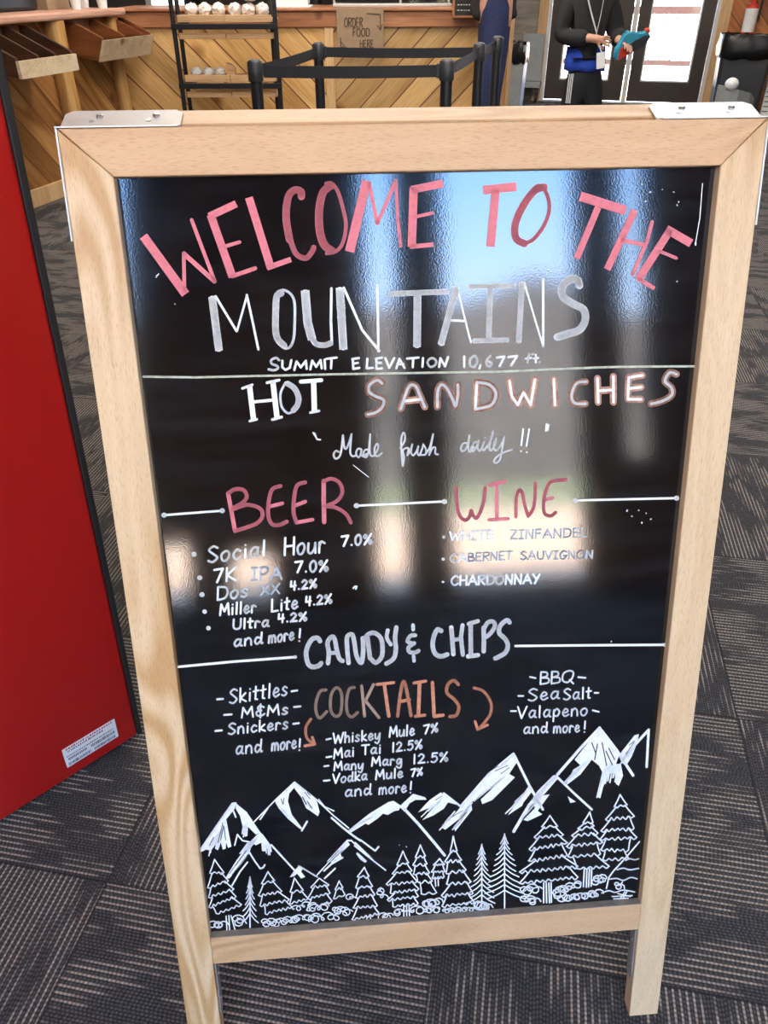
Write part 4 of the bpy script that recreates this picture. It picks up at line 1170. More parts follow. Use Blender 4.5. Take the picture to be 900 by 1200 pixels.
for k, (fx, dy, lab_, mt) in enumerate(((.86, .15, 'red candy packet lying on top inside the dark hanging bin', M['red']), (.74, .17, 'orange candy packet beside the red one in the dark hanging bin', plain('orange_wrapper', (.55, .14, .04), .4)), (.50, .14, 'dark candy packet in the middle section of the hanging bin', M['darkplastic']), (.20, .16, 'dull red candy packet at the near end of the hanging bin', plain('dull_red_wrapper', (.30, .05, .03), .5)))):
    o = tag(obj('candy_packet', blob((0, 0, 0), (.022, .04, .018), k + 60, 2, .12), mt), lab_, 'candy', 'candy packets in the bin'); o.location = in_bin(mwA, LA * fx, dy, .757)
# things standing on the snack counter
def on_counter(sv, y, z=.958): v = CA + cd_ * sv + cn * y; return Vector((v.x, v.y, z))
g_ = on_counter(2.30, -.33); ap = thing('coffee_machine', 'black counter appliance at the left end of the snack counter', 'appliance', g_, math.atan2(cd_.y, cd_.x))
obj('body', B((-.28, -.17, 0, .27, .17, .40), bev=.02), M['black'], ap); obj('drip_tray', B((-.22, .171, .01, .2, .24, .035), bev=.006), M['darkplastic'], ap); obj('spout', tube([(0, .171, .26), (0, .215, .26), (0, .215, .21)], .012), M['steel'], ap)
def paper_cup_stack(sv, y, h, lab):
    c = thing('cup_stack', lab, 'cups', on_counter(sv, y), 0, 'cup stacks on the snack counter')
    obj('cup', lathe([(.026, 0), (.038, .1), (.039, .1), (.036, .098)], 20), M['white'], c)
    for k in range(1, int(h / .014)): obj('cup_rim', lathe([(.0385, .088 + .014 * k), (.041, .1 + .014 * k), (.041, .101 + .014 * k), (.038, .09 + .014 * k)], 20), M['white'], c)
paper_cup_stack(2.73, -.02, .10, 'white paper cup stack standing next to the black counter appliance')
paper_cup_stack(2.95, .02, .13, 'white paper cup stack in the middle of the snack counter')
paper_cup_stack(3.02, -.16, .16, 'white paper cup stack nearest the rack end of the snack counter')
nb = thing('napkin_box', 'tan cardboard box with pale papers on the snack counter', 'box', on_counter(2.74, -.22), math.atan2(cd_.y, cd_.x))
obj('carton', B((-.12, -.08, 0, .10, .08, .15), bev=.003), M['card'], nb); obj('papers', B((-.10, -.06, .151, .08, .06, .17), bev=.002), M['offwhite'], nb)

# ------------------------------------------------------------------ order counter at the back
OY = 6.0; OX0, OX1 = -1.79, .80
oc = thing('order_counter', 'long golden pine order counter with diagonal planks and knotty top band', 'counter', (OX0, OY, 0))
panel('plank_front_left', M['pine_c'], (.0, .0, 0), (1, 0, 0), -.387 - OX0, .842, .04, oc)
panel('plank_front_right', M['pine_b'], (-.324 - OX0, .0, 0), (1, 0, 0), OX1 + .324, .842, .04, oc)
obj('batten', B((-.386 - OX0, -.012, 0, -.325 - OX0, .03, .842), bev=.003), M['trimwood'], oc)
obj('knotty_band', B((0, -.018, .843, OX1 - OX0, .04, .931), bev=.004), M['slab'], oc)
obj('countertop', B((0, -.035, .932, OX1 - OX0, .65, .95), bev=.006), M['slab'], oc)
obj('end_panel', B((OX1 - OX0 + .001, -.07, 0, OX1 - OX0 + .035, .65, .925), bev=.004), M['log'], oc)
obj('end_edge', B((OX1 - OX0 + .036, -.075, 0, OX1 - OX0 + .062, -.02, .925), bev=.004), M['trimwood'], oc)
obj('back_panel', B((0, .60, 0, OX1 - OX0, .64, .93)), M['darkwall'], oc)
# cardboard order sign taped on the front
cs = thing('cardboard_sign', 'brown cardboard sign reading ORDER FOOD HERE taped on the counter front', 'sign', (-.30, OY - .045, .716))
obj('card', B((.0, .0, .0, .308, .008, .235), bev=.001), M['card'], cs)
def ink_on(parent, name, mat, words, y=-.0012):
    bm = bmesh.new()
    for (txt, x, z, w, h) in words:
        st, tot = glyph_strokes(txt)
        for P in st:
            for (a, c) in zip(P, P[1:]):
                p, q = Vector((x + a[0] / tot * w, y, z + a[1] * h)), Vector((x + c[0] / tot * w, y, z + c[1] * h))
                if (q - p).length > 1e-5: tube([p, q], .0026, 5, bm)
    return obj(name, bm, mat, parent)
ink_on(cs, 'marker_lettering', M['marker'], [('ORDER', .05, .130, .12, .05), ('FOOD', .105, .078, .11, .045), ('HERE', .15, .015, .09, .042)])
bm = bmesh.new()
for P in ([(.20, .205), (.285, .20), (.285, .115)], [(.265, .14), (.285, .112), (.30, .145)], [(.022, .07), (.022, .02), (.07, .012)], [(.02, .05), (.05, .02)]):
    for a, c in zip(P, P[1:]): tube([(a[0], -.0012, a[1]), (c[0], -.0012, c[1])], .0026, 5, bm)
obj('marker_arrow', bm, M['marker'], cs)
# small framed menu
fm = thing('framed_menu', 'small dark menu board in a brown frame hung on the counter top band', 'menu board', (.455, OY - .052, .893))
obj('frame', B((0, 0, 0, .15, .014, .014), (0, 0, .236, .15, .014, .25), (0, 0, .0145, .014, .014, .2355), (.136, 0, .0145, .15, .014, .2355), bev=.002), M['slab'], fm)
obj('panel', B((.0145, .004, .0145, .1355, .012, .2355)), M['screen'], fm)
bm = bmesh.new(); rr_ = random.Random(2)
for k in range(6):
    x = .03
    while x < .11:
        w_ = rr_.uniform(.006, .016); addbox(bm, x, .003, .04 + .03 * k, x + w_, .0038, .046 + .03 * k); x += w_ + .006
obj('chalk_writing', bm, M['offwhite'], fm)
# things on the order counter
def cbx(name, label, cat, x, y, parts, group=None):
    t = thing(name, label, cat, (x, y, .95), 0, group)
    for (nm, bxs, mt, bv) in parts: obj(nm, B(*bxs, bev=bv), M[mt], t)
    return t
cbx('paper_tray', 'white paper tray on the order counter left of the cardboard sign', 'tray', -.60, OY + .14, [('tray', [(-.14, -.1, 0, .13, .1, .012)], 'white', .003), ('paper', [(-.12, -.09, .0125, .11, .09, .075)], 'white', .003)])
dc = thing('display_case', 'clear glass display case with steel corner posts on the order counter', 'display case', (.10, OY + .26, .95))
obj('base', B((-.43, -.16, 0, .36, .16, .02), bev=.004), M['steel'], dc)
for x in (-.42, .02, .34): obj('corner_post', B((x - .008, -.155, .021, x + .008, -.139, .34), bev=.002), M['steel'], dc)
obj('front_glass', B((-.411, -.151, .022, .331, -.147, .33)), M['glass'], dc)
obj('lid', B((-.43, -.16, .341, .36, .16, .36), bev=.004), M['darkplastic'], dc)
obj('inner_shelf', B((-.40, -.12, .10, .33, .13, .108)), M['steel'], dc)
kw = thing('kitchen_shelf_unit', 'dark kitchen shelving behind the order counter', 'shelves', (-1.85, 8.6, 0))
for x in (0, 1.2, 2.3): obj('upright', B((x, 0, 0, x + .05, .5, 2.0)), M['black'], kw)
for z in (.45, .95, 1.4, 1.96): obj('shelf', B((.051, .0, z, 2.299, .5, z + .04)), M['wallwood'], kw)
mb = plain('bright_window_daylight', (.9, .93, 1), .5); mb.node_tree.nodes['Principled BSDF'].inputs['Emission Color'].default_value = (.85, .93, 1, 1); mb.node_tree.nodes['Principled BSDF'].inputs['Emission Strength'].default_value = 2.5
wk = struct(obj('window_9', B((-2.42, KY - .03, .45, -2.36, KY - .001, 2.1), (-1.98, KY - .03, .45, -1.92, KY - .001, 2.1), (-2.36, KY - .03, .45, -1.98, KY - .001, .5), (-2.36, KY - .03, 2.05, -1.98, KY - .001, 2.1)), M['whitejamb']))
obj('lit_pane', B((-2.36, KY - .02, .5, -1.98, KY - .012, 2.05)), mb, wk)
# ------------------------------------------------------------------ bread rack
RW, RD = .585, .40
rk = thing('bread_rack', 'black metal rack with wooden trays of white bags before the order counter', 'rack', (-1.20, 5.22, 0))
for (x, y) in ((.0, 0), (RW, 0), (-.055, RD), (RW - .07, RD)):
    obj('upright', tube([(x - .045 * 0, y, 0), (x, y, 1.02), (x, y + .01, 1.055)], .0135, 10), M['black'], rk)
for z in (.585, .885, .285): obj('cross_bar', B((-.014, -.016, z - .014, RW + .014, .006, z + .014), bev=.002), M['black'], rk)
for z in (.585, .885, .285): obj('side_bar', B((-.014, .02, z - .012, .006, RD, z + .012)), M['black'], rk)
for z in (.605, .905, .305):
    for x0, x1 in ((.022, RW * .5 - .002), (RW * .5 + .002, RW - .022)):
        obj('tray_front', B((x0, .010, z, x1, .025, z + .036), bev=.002), M['tray'], rk)
        obj('tray_floor', B((x0, .026, z, x1, RD - .02, z + .012)), M['tray'], rk)
        obj('lower_tray_front', B((x0, .012, z - .082, x1, .027, z - .052), bev=.002), M['tray'], rk)
        obj('lower_tray_floor', B((x0, .028, z - .082, x1, RD - .02, z - .072)), M['tray'], rk)
rg = random.Random(4)
wh = (('left end of the top tray', .09), ('left half of the top tray, second along', .165), ('top tray just left of its middle', .245), ('top tray just right of its middle', .34), ('right half of the top tray', .42), ('right end of the top tray', .50))
for k, (w_, x) in enumerate(wh):
    o = tag(obj('bagged_bread', blob((0, 0, 0), (.037, .07, .037), 20 + k, 3, .13), M['offwhite'], smooth=True), 'white bagged bread on the bread rack, %s' % w_, 'bag', 'bags on the bread rack'); o.location = (-1.20 + x, 5.345, .960)
o = tag(obj('bagged_bread', blob((0, 0, 0), (.055, .06, .028), 29, 3, .10), M['offwhite'], smooth=True), 'white paper bag lying on top of the other bags in the top rack tray', 'bag', 'bags on the bread rack'); o.location = (-1.20 + .43, 5.36, 1.030)
for k, (x, w_) in enumerate(((.075, 'leftmost'), (.145, 'second'), (.215, 'third'))):
    o = tag(obj('bagged_bread', blob((0, 0, 0), (.032, .062, .026), 35 + k, 3, .08), M['white'], smooth=True), 'small white bag on the lower rack tray, %s from the left' % w_, 'bag', 'bags on the bread rack'); o.location = (-1.20 + x, 5.335, .647)
ld = tag(obj('wooden_block', prism([(0, 0), (.05, 0), (.05, .05), (.03, .072), (0, .078)], 0, .06, 'xz'), M['tray']), 'small rounded wooden block on the lower rack tray right of the bags', 'block'); ld.location = (-1.20 + .262, 5.30, .6175)

# ------------------------------------------------------------------ queue barrier
def stanchion(name, x, y, label, belt=None, h=.845):
    t = thing('belt_stanchion', label, 'barrier post', (x, y, 0), 0, 'queue barrier posts')
    obj('base', lathe([(.165, 0), (.168, .008), (.15, .022), (.04, .032), (.03, .045)], 32), M['black'], t, smooth=True)
    obj('pole', lathe([(.0245, .046), (.0245, h - .075)], 24), M['black'], t, smooth=True)
    obj('belt_head', lathe([(.029, h - .0745), (.031, h - .07), (.031, h - .008), (.026, h - .002)], 24), M['darkplastic'], t, smooth=True)
    obj('head_cap', lathe([(.022, h - .0018), (.021, h + .002), (.012, h + .004)], 20), plain('cap_highlight_grey', (.16, .16, .17), .25), t)
    if belt:
        (x1, y1) = belt; d = Vector((x1 - x, y1 - y)); L_ = d.length; d.normalize()
        mt = M['belt']
        P = [(d.x * (.033 + (L_ - .066) * k / 10), d.y * (.033 + (L_ - .066) * k / 10), h - .062 - .004 * math.sin(math.pi * k / 10), h - .018 - .004 * math.sin(math.pi * k / 10)) for k in range(11)]
        b_ = obj('belt', strip(P, 0, 0, .002), mt, t)
        e_ = Vector((x1 - x, y1 - y)) - d * .036
        obj('belt_clip', B((-.006, -.006, h - .066, .006, .006, h - .014), bev=.002), M['darkplastic'], t, Matrix.Translation((e_.x, e_.y, 0)) @ Matrix.Rotation(math.atan2(d.y, d.x), 4, 'Z'))
    return t
P1, P2, P3, P4, P5 = (-.520, 3.6), (-.327, 4.55), (.262, 3.6), (.488, 4.5), (.640, 5.0)
stanchion('', *P1, 'black belt stanchion at the front left corner of the queue barrier', P3)
stanchion('', *P2, 'black belt stanchion standing in front of the cardboard sign side of the counter', P1)
stanchion('', *P3, 'black belt stanchion at the front right corner of the queue barrier', P4)
stanchion('', *P4, 'black belt stanchion next to the legs of the person in navy', P2)
stanchion('', *P5, 'black belt stanchion furthest back, in front of the person in navy', P4)
# ------------------------------------------------------------------ bins, extinguisher and the rest near the entrance
def waste_bin(x, y, rz, w, d, h, label, body, taper_, bagh):
    t = thing('waste_bin', label, 'bin', (x, y, 0), rz)
    bm = bmesh.new(); R_ = []
    for z, k in ((0.0, 1 - taper_), (h * .05, 1 - taper_), (h, 1.0)):
        R_.append([bm.verts.new((sx_ * w / 2 * k * cx, sy_ * d / 2 * k * cy, z)) for sx_, sy_, cx, cy in ((-1, -1, .86, 1), (1, -1, .86, 1), (1, -1, 1, .86), (1, 1, 1, .86), (1, 1, .86, 1), (-1, 1, .86, 1), (-1, 1, 1, .86), (-1, -1, 1, .86))])
    for A, C in zip(R_, R_[1:]):
        for k in range(8): bm.faces.new((A[k], A[(k + 1) % 8], C[(k + 1) % 8], C[k]))
    bm.faces.new(R_[0][::-1])
    obj('bin_body', bm, body, t)
    # liner folded over the rim
    bm = bmesh.new(); rr = random.Random(8); n = 40; L = []
    for z, k in ((h - bagh, 1.05), (h - bagh * .55, 1.09), (h - .02, 1.06), (h + .012, 1.03), (h + .004, .93), (h - .06, .88)):
        ring = []
        for i in range(n):
            a = 2 * math.pi * i / n; c, s_ = math.cos(a), math.sin(a); p_ = 5.0
            q = (abs(c) ** p_ + abs(s_) ** p_) ** (-1 / p_); jit = 1 + rr.uniform(-.03, .03)
            ring.append(bm.verts.new((c * q * w / 2 * k * jit, s_ * q * d / 2 * k * jit, z + rr.uniform(-.014, .014))))
        L.append(ring)
    for A, C in zip(L, L[1:]):
        for i in range(n): bm.faces.new((A[i], A[(i + 1) % n], C[(i + 1) % n], C[i]))
    o = obj('bin_liner', bm, M['bag'], t, None, True); o.modifiers.new('thickness', 'SOLIDIFY').thickness = .003
    return t
rzE = math.atan2(WD.y, WD.x)
waste_bin(3.30, 8.12, rzE, .45, .42, .665, 'dark grey waste bin with black liner right of the glass doors', M['darkplastic'], .14, .17)
waste_bin(1.20, 8.05, rzE, .21, .34, .615, 'narrow light grey waste bin with black liner left of the glass doors', M['greyplastic'], .18, .14)
def ext(): 
    q = ent(1.905, -.085, 0)
    t = thing('fire_extinguisher', 'fire extinguisher with white label hung on the orange plank wall above the bin', 'fire extinguisher', (q.x, q.y, .595), rzE)
    obj('cylinder', lathe([(.052, 0), (.058, .012), (.058, .26), (.045, .285), (.022, .30), (.020, .38)], 24), M['red'], t, None, True)
    obj('label', lathe([(.0588, .065), (.0588, .258)], 24), M['white'], t, None, True)
    obj('valve', B((-.018, -.018, .381, .018, .018, .41), bev=.003), M['steel'], t)
    obj('lever', B((-.012, -.085, .412, .012, .03, .424), (-.012, -.085, .43, .012, .0, .44), bev=.002), M['steel'], t)
    obj('hose', tube([(.019, 0, .395), (.06, -.01, .39), (.075, -.01, .33), (.072, -.01, .15)], .009, 10), M['rubber'], t, None, True)
    obj('wall_bracket', B((-.03, .059, .1, .03, .083, .3)), M['steel'], t)
ext()
pk = ent(-.30, -.06, 0)
rkf = thing('caster_cart', 'low grey wheeled cart with black caster left of the doors', 'cart', (pk.x + .12, pk.y - .10, 0), rzE)
obj('platform', B((-.11, -.10, .14, .13, .10, .19), bev=.006), M['greyplastic'], rkf); obj('upright_frame', B((-.10, .04, .191, .12, .07, .62), bev=.005), M['greyplastic'], rkf)
for x in (-.08, .10): obj('caster', tube([(x - .014, -.07, .05), (x + .014, -.07, .05)], .05, 18), M['rubber'], rkf); obj('caster_fork', B((x - .02, -.078, .05, x + .02, -.062, .139)), M['darkplastic'], rkf)
# low grey child seat in front of the waste bin
ch = thing('child_seat', 'low grey plastic child seat with white round knob in front of the dark waste bin', 'chair', (2.75, 6.75, 0), R(14))
bm = strip([(-.16, .02), (-.14, -.06), (-.06, -.10), (.05, -.09), (.13, -.04), (.17, .06)], 0, 0, .016) if False else strip([(-.16, .02, .16, .425), (-.14, -.06, .16, .42), (-.06, -.10, .16, .40), (.05, -.09, .16, .375), (.13, -.04, .16, .335), (.17, .06, .16, .27)], 0, 0, .016)
obj('backrest', bm, M['greyplastic'], ch)
obj('seat', prism([(-.15, .0), (-.12, -.075), (-.05, -.088), (.05, -.08), (.12, -.03), (.155, .06), (.155, .24), (-.15, .24)], .14, .159, 'xy'), M['greyplastic'], ch)
for x, y in ((-.12, -.03), (.11, .0), (-.12, .21), (.125, .21)): obj('leg', tube([(x, y, 0), (x, y, .139)], .018, 12), M['greyplastic'], ch)
obj('knob', blob((-.115, -.075, .437), (.05, .05, .045), 1, 3, 0), M['white'], ch, None, True)
hx = ent(1.98, -.06, 0)
ht = thing('wall_vent', 'white slotted heater panel at the far right edge against the orange wall', 'heater', (3.52, 8.0, 0), rzE)
obj('casing', B((0, 0, .02, .35, .09, .33), bev=.01), M['white'], ht)
for k in range(6): obj('slot', B((.012, -.002, .07 + .04 * k, .06, .0, .078 + .04 * k)), M['darkplastic'], ht)
obj('foot', B((.04, .01, 0, .30, .08, .0199)), M['greyplastic'], ht)

# ------------------------------------------------------------------ people
def person(name, label, at, h, pose, group=None):
    t = thing(name, label, 'person', at)
    return t
def fingers(J, E_, wrist, hand_dir, side, up, s, curl):
    """palm and five unequal bent fingers appended to a skin skeleton"""
    d, sd, u = Vector(hand_dir).normalized(), Vector(side).normalized(), Vector(up).normalized(); w0 = Vector(J[wrist][0]); k = wrist
    J[k + 'p'] = (w0 + d * .045 * s, (.026 * s, .014 * s)); E_.append((wrist, k + 'p'))
    for i, (off, ln) in enumerate(((-.026, .066), (-.009, .076), (.009, .071), (.025, .056))):
        b0 = w0 + d * .075 * s + sd * off * s; q1 = b0 + (d * math.cos(curl) - u * math.sin(curl)) * ln * .5 * s; q2 = q1 + (d * math.cos(curl * 2.1) - u * math.sin(curl * 2.1)) * ln * .5 * s
        for nm, q, r in (('a', b0, .0095), ('b', q1, .0082), ('c', q2, .0065)): J['%sf%d%s' % (k, i, nm)] = (q, (r * s, r * s))
        E_.extend([(k + 'p', '%sf%da' % (k, i)), ('%sf%da' % (k, i), '%sf%db' % (k, i)), ('%sf%db' % (k, i), '%sf%dc' % (k, i))])
    t1 = w0 + d * .035 * s - sd * .034 * s; t2 = t1 + (d * .75 - sd * .45 - u * .45).normalized() * .034 * s; t3 = t2 + (d * .9 - u * .5).normalized() * .026 * s
    for nm, q, r in (('t1', t1, .011), ('t2', t2, .0095), ('t3', t3, .0075)): J[k + nm] = (q, (r * s, r * s))
    E_.extend([(k + 'p', k + 't1'), (k + 't1', k + 't2'), (k + 't2', k + 't3')])
def head_parts(t, c, fwd, s, hairmat, long_=False):
    """hair cap, eyes, ears, nose and mouth as children; c is the head centre, fwd the facing direction"""
    f = Vector(fwd).normalized(); sd = f.cross(Vector((0, 0, 1))).normalized(); c = Vector(c)
    bm = bmesh.new(); bmesh.ops.create_icosphere(bm, subdivisions=4, radius=1)
    for v in bm.verts:
        q = v.co.copy(); front = q.y
        v.co = c - f * .008 * s + (sd * q.x * .080 + f * q.y * .098 + Vector((0, 0, 1)) * q.z * .112) * s + Vector((0, 0, .012 * s))
    kill = [v for v in bm.verts if (v.co - c).dot(f) > .03 * s and (v.co - c).z < .055 * s or (v.co - c).z < (-.09 if long_ else -.03) * s]
    bmesh.ops.delete(bm, geom=kill, context='VERTS')
    o = obj('hair', bm, hairmat, t, None, True); o.modifiers.new('thickness', 'SOLIDIFY').thickness = .006
    for g_ in (-1, 1):
        obj('eye', blob(c + f * .081 * s + sd * g_ * .030 * s + Vector((0, 0, .004 * s)), (.011 * s, .011 * s, .008 * s), 1, 2, 0), M['eye'], t, None, True)
        obj('ear', blob(c + sd * g_ * .078 * s - f * .004 * s, (.014 * s, .018 * s, .028 * s), 1, 2, 0), M['skin'], t, None, True)
    obj('mouth', tube([c + f * .083 * s - sd * .022 * s - Vector((0, 0, .05 * s)), c + f * .09 * s - Vector((0, 0, .052 * s)), c + f * .083 * s + sd * .022 * s - Vector((0, 0, .05 * s))], .004 * s, 8), plain('lips', (.42, .16, .13), .5), t, None, True)
def headJ(J, E_, neck, c, f, s):
    c, f = Vector(c), Vector(f).normalized()
    J['hd0'] = (c - Vector((0, 0, .055 * s)) + f * .012 * s, (.058 * s, .066 * s)); J['hd1'] = (c + Vector((0, 0, .01 * s)), (.072 * s, .088 * s)); J['hd2'] = (c + Vector((0, 0, .068 * s)), (.060 * s, .074 * s))
    J['nose'] = (c + f * .098 * s - Vector((0, 0, .02 * s)), (.011 * s, .013 * s))
    E_.extend([(neck, 'hd0'), ('hd0', 'hd1'), ('hd1', 'hd2'), ('hd1', 'nose')])

# child in a black jacket holding a teal and red shoe; all coordinates relative to the floor point between the feet
cx, cy = 1.195, 5.2
kid = thing('person', 'child in black jacket and blue shirt by the doors holding a teal shoe', 'person', (cx, cy, 0))
def K(x, y, z): return Vector((x - cx, y - cy, z))
J = {'pel': (K(1.195, 5.2, .66), (.095, .075)), 'wai': (K(1.185, 5.2, .78), (.088, .066)), 'che': (K(1.175, 5.2, .94), (.105, .072)), 'neb': (K(1.17, 5.2, 1.055), (.05, .045)), 'nek': (K(1.175, 5.19, 1.10), (.036, .036)),
     'sl': (K(1.065, 5.2, 1.025), .045), 'el': (K(1.015, 5.19, .83), .036), 'wl': (K(1.185, 5.045, .832), .022),
     'sr': (K(1.285, 5.2, 1.025), .045), 'er': (K(1.345, 5.2, .84), .036), 'wr': (K(1.335, 5.055, .815), .022),
     'hl': (K(1.140, 5.2, .60), .062), 'kl': (K(1.125, 5.19, .34), .045), 'al': (K(1.12, 5.21, .06), .030), 'tl': (K(1.11, 5.11, .035), .026),
     'hr': (K(1.250, 5.2, .60), .062), 'kr': (K(1.268, 5.19, .34), .045), 'ar': (K(1.275, 5.21, .06), .030), 'tr': (K(1.285, 5.11, .035), .026)}
E_ = [('pel', 'wai'), ('wai', 'che'), ('che', 'neb'), ('neb', 'nek'), ('che', 'sl'), ('sl', 'el'), ('el', 'wl'), ('che', 'sr'), ('sr', 'er'), ('er', 'wr'), ('pel', 'hl'), ('hl', 'kl'), ('kl', 'al'), ('al', 'tl'), ('pel', 'hr'), ('hr', 'kr'), ('kr', 'ar'), ('ar', 'tr')]
fk = Vector((.25, -1, -.1)); headJ(J, E_, 'nek', K(1.185, 5.165, 1.215), fk, .92)
fingers(J, E_, 'wl', (.95, -.12, -.15), (0, .25, 1), (0.1, -1, .1), .80, .35)
fingers(J, E_, 'wr', (.35, -.9, -.05), (-.9, -.3, .2), (0, .1, 1), .80, .55)
skin('body', J, E_, M['skin'], kid, 'pel', 2)
head_parts(kid, K(1.185, 5.165, 1.215), fk, .92, M['hair'])
def cloth(name, mat, js, es, root, grow, parent, jj):
    JJ = {}
    for k in js:
        p, r = jj[k]; r = r if isinstance(r, tuple) else (r, r); JJ[k] = (p, (r[0] + grow, r[1] + grow))
    return skin(name, JJ, es, mat, parent, root, 2)
Jj = dict(J)
Jj['wl'] = (K(1.165, 5.06, .832), .026); Jj['wr'] = (K(1.336, 5.085, .822), .026); Jj['jh'] = (K(1.188, 5.2, .735), (.094, .075)); Jj['jm'] = (K(1.185, 5.2, .80), (.096, .075)); Jj['neb'] = (K(1.17, 5.2, 1.065), (.045, .042))
cloth('jacket', M['jacket'], ['jh', 'jm', 'che', 'neb', 'sl', 'el', 'wl', 'sr', 'er', 'wr'], [('jh', 'jm'), ('jm', 'che'), ('che', 'neb'), ('che', 'sl'), ('sl', 'el'), ('el', 'wl'), ('che', 'sr'), ('sr', 'er'), ('er', 'wr')], 'jm', .019, kid, Jj)
bm = bmesh.new(); L = []
for z, rx, ry, ox in ((.664, .122, .096, 1.188), (.70, .121, .096, 1.187), (.78, .112, .09, 1.185)):
    L.append([bm.verts.new(K(ox + rx * math.cos(2 * math.pi * i / 36) * (1 + .015 * math.sin(5 * i)), 5.2 + ry * math.sin(2 * math.pi * i / 36), z + .004 * math.sin(i * 1.1))) for i in range(36)])
for A, C in zip(L, L[1:]):
    for i in range(36): bm.faces.new((A[i], A[(i + 1) % 36], C[(i + 1) % 36], C[i]))
o = obj('shirt', bm, M['blue'], kid, None, True); o['label'] = 'royal blue shirt hem'; o.modifiers.new('thickness', 'SOLIDIFY').thickness = .004
Jp = {'wst': (K(1.19, 5.2, .78), (.086, .070)), 'pel': (K(1.193, 5.2, .62), (.104, .084)), 'hl': (K(1.138, 5.2, .52), .066), 'kl': J['kl'], 'al': (K(1.12, 5.21, .09), .034), 'hr': (K(1.254, 5.2, .52), .066), 'kr': J['kr'], 'ar': (K(1.275, 5.21, .09), .034)}
cloth('track_pants', M['pants'], list(Jp), [('wst', 'pel'), ('pel', 'hl'), ('hl', 'kl'), ('kl', 'al'), ('pel', 'hr'), ('hr', 'kr'), ('kr', 'ar')], 'pel', .013, kid, Jp)
for k in range(3):
    x = .0095 * k; o = obj('side_stripe', strip([(K(1.092 + x - .006, 5.128 - x * .6, 0).x, K(0, 5.128 - x * .6, 0).y), (K(1.092 + x - .001, 5.125 - x * .6, 0).x, K(0, 5.125 - x * .6, 0).y)], .50, .652, .004), M['stripe'], kid)
for (xx, sx_) in ((1.11, 1), (1.285, -1)):
    obj('sneaker', blob(K(xx, 5.145, .042), (.042, .105, .04), 3, 3, .02), M['shoe'], kid, None, True)
# lanyard and badge
obj('lanyard', strip([(K(1.125, 5.10, 0).x, K(0, 5.10, 0).y, 1.03, 1.05), (K(1.165, 5.095, 0).x, K(0, 5.095, 0).y, .935, .955), (K(1.205, 5.09, 0).x, K(0, 5.09, 0).y, .85, .868)], 0, 0, .003), M['stripe'], kid)
obj('lanyard', strip([(K(1.225, 5.10, 0).x, K(0, 5.10, 0).y, 1.03, 1.05), (K(1.218, 5.095, 0).x, K(0, 5.095, 0).y, .935, .955), (K(1.207, 5.088, 0).x, K(0, 5.088, 0).y, .85, .868)], 0, 0, .003), M['stripe'], kid)
obj('badge', B((-.024, -.0015, -.04, .024, .0015, .04), bev=.001), M['white'], kid, Matrix.Translation(K(1.232, 5.012, .727)) @ Matrix.Rotation(R(-8), 4, 'Y'))
obj('badge_cord', tube([K(1.206, 5.088, .85), K(1.215, 5.03, .80), K(1.229, 5.012, .768)], .003, 8), M['stripe'], kid)
# the shoe held in the left hand
mwS = Matrix.Translation((1.345, 5.015, .795)) @ Matrix.Rotation(R(-22), 4, 'Y') @ Matrix.Rotation(R(12), 4, 'X')
sh = thing('held_shoe', 'teal and red shoe with dark tip held up in the child\'s hands', 'shoe', mw=mwS)
outl = [(-.06, -.045), (-.045, -.055), (.10, -.038), (.14, -.02), (.15, .01), (.14, .03), (.10, .022), (.075, .03), (.045, .06), (.03, .075), (.02, .05), (-.02, .02), (-.05, .0)]
bm = prism(outl, -.025, .02, 'xz'); bmesh.ops.bevel(bm, geom=list(bm.edges), offset=.008, segments=3, affect='EDGES', clamp_overlap=True)
obj('upper', bm, M['teal'], sh, None, True)
obj('side_panel', prism([(-.045, -.05), (.03, -.038), (.03, .005), (-.02, .005)], -.031, -.0255, 'xz'), M['red'], sh)
obj('toe_cap', prism([(.035, -.04), (.11, -.034), (.148, .0), (.12, .016), (.06, .012), (.035, .005)], -.031, -.0255, 'xz'), M['shoe'], sh)
obj('pull_tab', prism([(.128, .018), (.152, .018), (.150, .034), (.130, .034)], -.02, .018, 'xz'), M['red'], sh)

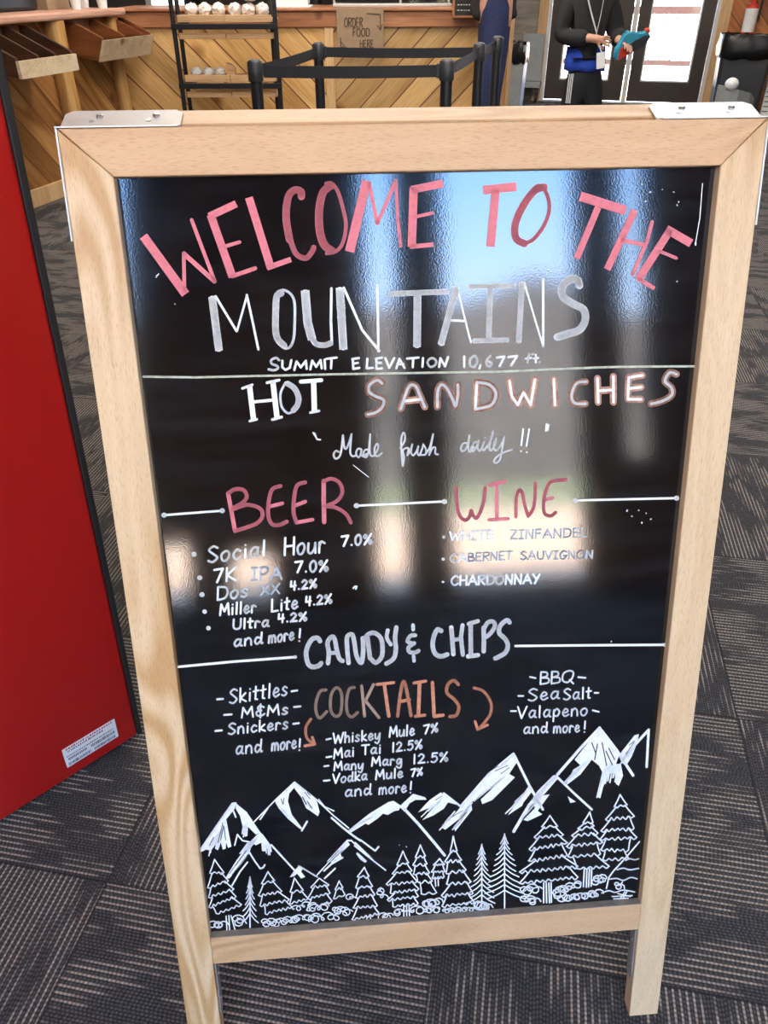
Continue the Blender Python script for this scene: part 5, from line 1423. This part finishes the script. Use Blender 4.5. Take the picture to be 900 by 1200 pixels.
# person in navy at the counter end
sx0, sy0 = .672, 5.46
st = thing('person', 'person in black top and navy trousers standing side on at the order counter end', 'person', (sx0, sy0, 0))
def S(x, y, z): return Vector((x, y, z))
J = {'pel': (S(0, 0, .92), (.10, .15)), 'wai': (S(-.005, 0, 1.06), (.095, .135)), 'che': (S(-.005, 0, 1.27), (.105, .16)), 'neb': (S(0, 0, 1.42), (.06, .07)), 'nek': (S(-.012, 0, 1.48), (.05, .05)),
     'sl': (S(0, -.165, 1.37), .052), 'el': (S(-.03, -.20, 1.12), .040), 'wl': (S(-.235, -.13, 1.08), .026), 'sr': (S(0, .165, 1.37), .052), 'er': (S(-.03, .20, 1.12), .040), 'wr': (S(-.235, .13, 1.08), .026),
     'hl': (S(0, -.085, .84), .088), 'kl': (S(-.012, -.085, .48), .060), 'al': (S(.02, -.085, .085), .038), 'tl': (S(-.13, -.09, .04), .034),
     'hr': (S(0, .085, .84), .088), 'kr': (S(.012, .085, .48), .060), 'ar': (S(.05, .085, .085), .038), 'tr': (S(-.10, .09, .04), .034)}
E_ = [('pel', 'wai'), ('wai', 'che'), ('che', 'neb'), ('neb', 'nek'), ('che', 'sl'), ('sl', 'el'), ('el', 'wl'), ('che', 'sr'), ('sr', 'er'), ('er', 'wr'), ('pel', 'hl'), ('hl', 'kl'), ('kl', 'al'), ('al', 'tl'), ('pel', 'hr'), ('hr', 'kr'), ('kr', 'ar'), ('ar', 'tr')]
fs = Vector((-1, .1, -.1)); headJ(J, E_, 'nek', S(-.03, 0, 1.61), fs, 1.05)
fingers(J, E_, 'wl', (-1, .3, 0), (0, 0, 1), (0, 1, 0), 1.0, .4); fingers(J, E_, 'wr', (-1, -.3, 0), (0, 0, 1), (0, -1, 0), 1.0, .4)
skin('body', J, E_, M['skin'], st, 'pel', 2)
head_parts(st, S(-.03, 0, 1.61), fs, 1.05, M['hair'], True)
Jt = dict(J); Jt['pt'] = (S(0, 0, .885), (.112, .16)); Jt['el'] = (S(-.03, -.195, 1.15), .042); Jt['er'] = (S(-.03, .195, 1.15), .042)
cloth('black_top', M['jacket'], ['pt', 'wai', 'che', 'neb', 'sl', 'el', 'sr', 'er'], [('pt', 'wai'), ('wai', 'che'), ('che', 'neb'), ('che', 'sl'), ('sl', 'el'), ('che', 'sr'), ('sr', 'er')], 'wai', .016, st, Jt)
Jn = {'wst': (S(0, 0, 1.12), (.096, .14)), 'pel': (S(0, 0, .90), (.104, .152)), 'hl': (S(0, -.085, .78), .09), 'kl': J['kl'], 'al': (S(.02, -.085, .11), .044), 'hr': (S(0, .085, .78), .09), 'kr': J['kr'], 'ar': (S(.05, .085, .11), .044)}
cloth('navy_trousers', M['navy'], list(Jn), [('wst', 'pel'), ('pel', 'hl'), ('hl', 'kl'), ('kl', 'al'), ('pel', 'hr'), ('hr', 'kr'), ('kr', 'ar')], 'pel', .012, st, Jn)
for yy, xx in ((-.085, -.055), (.085, -.025)): obj('shoe', blob(S(xx, yy, .05), (.13, .048, .048), 3, 3, .02), M['shoe'], st, None, True)
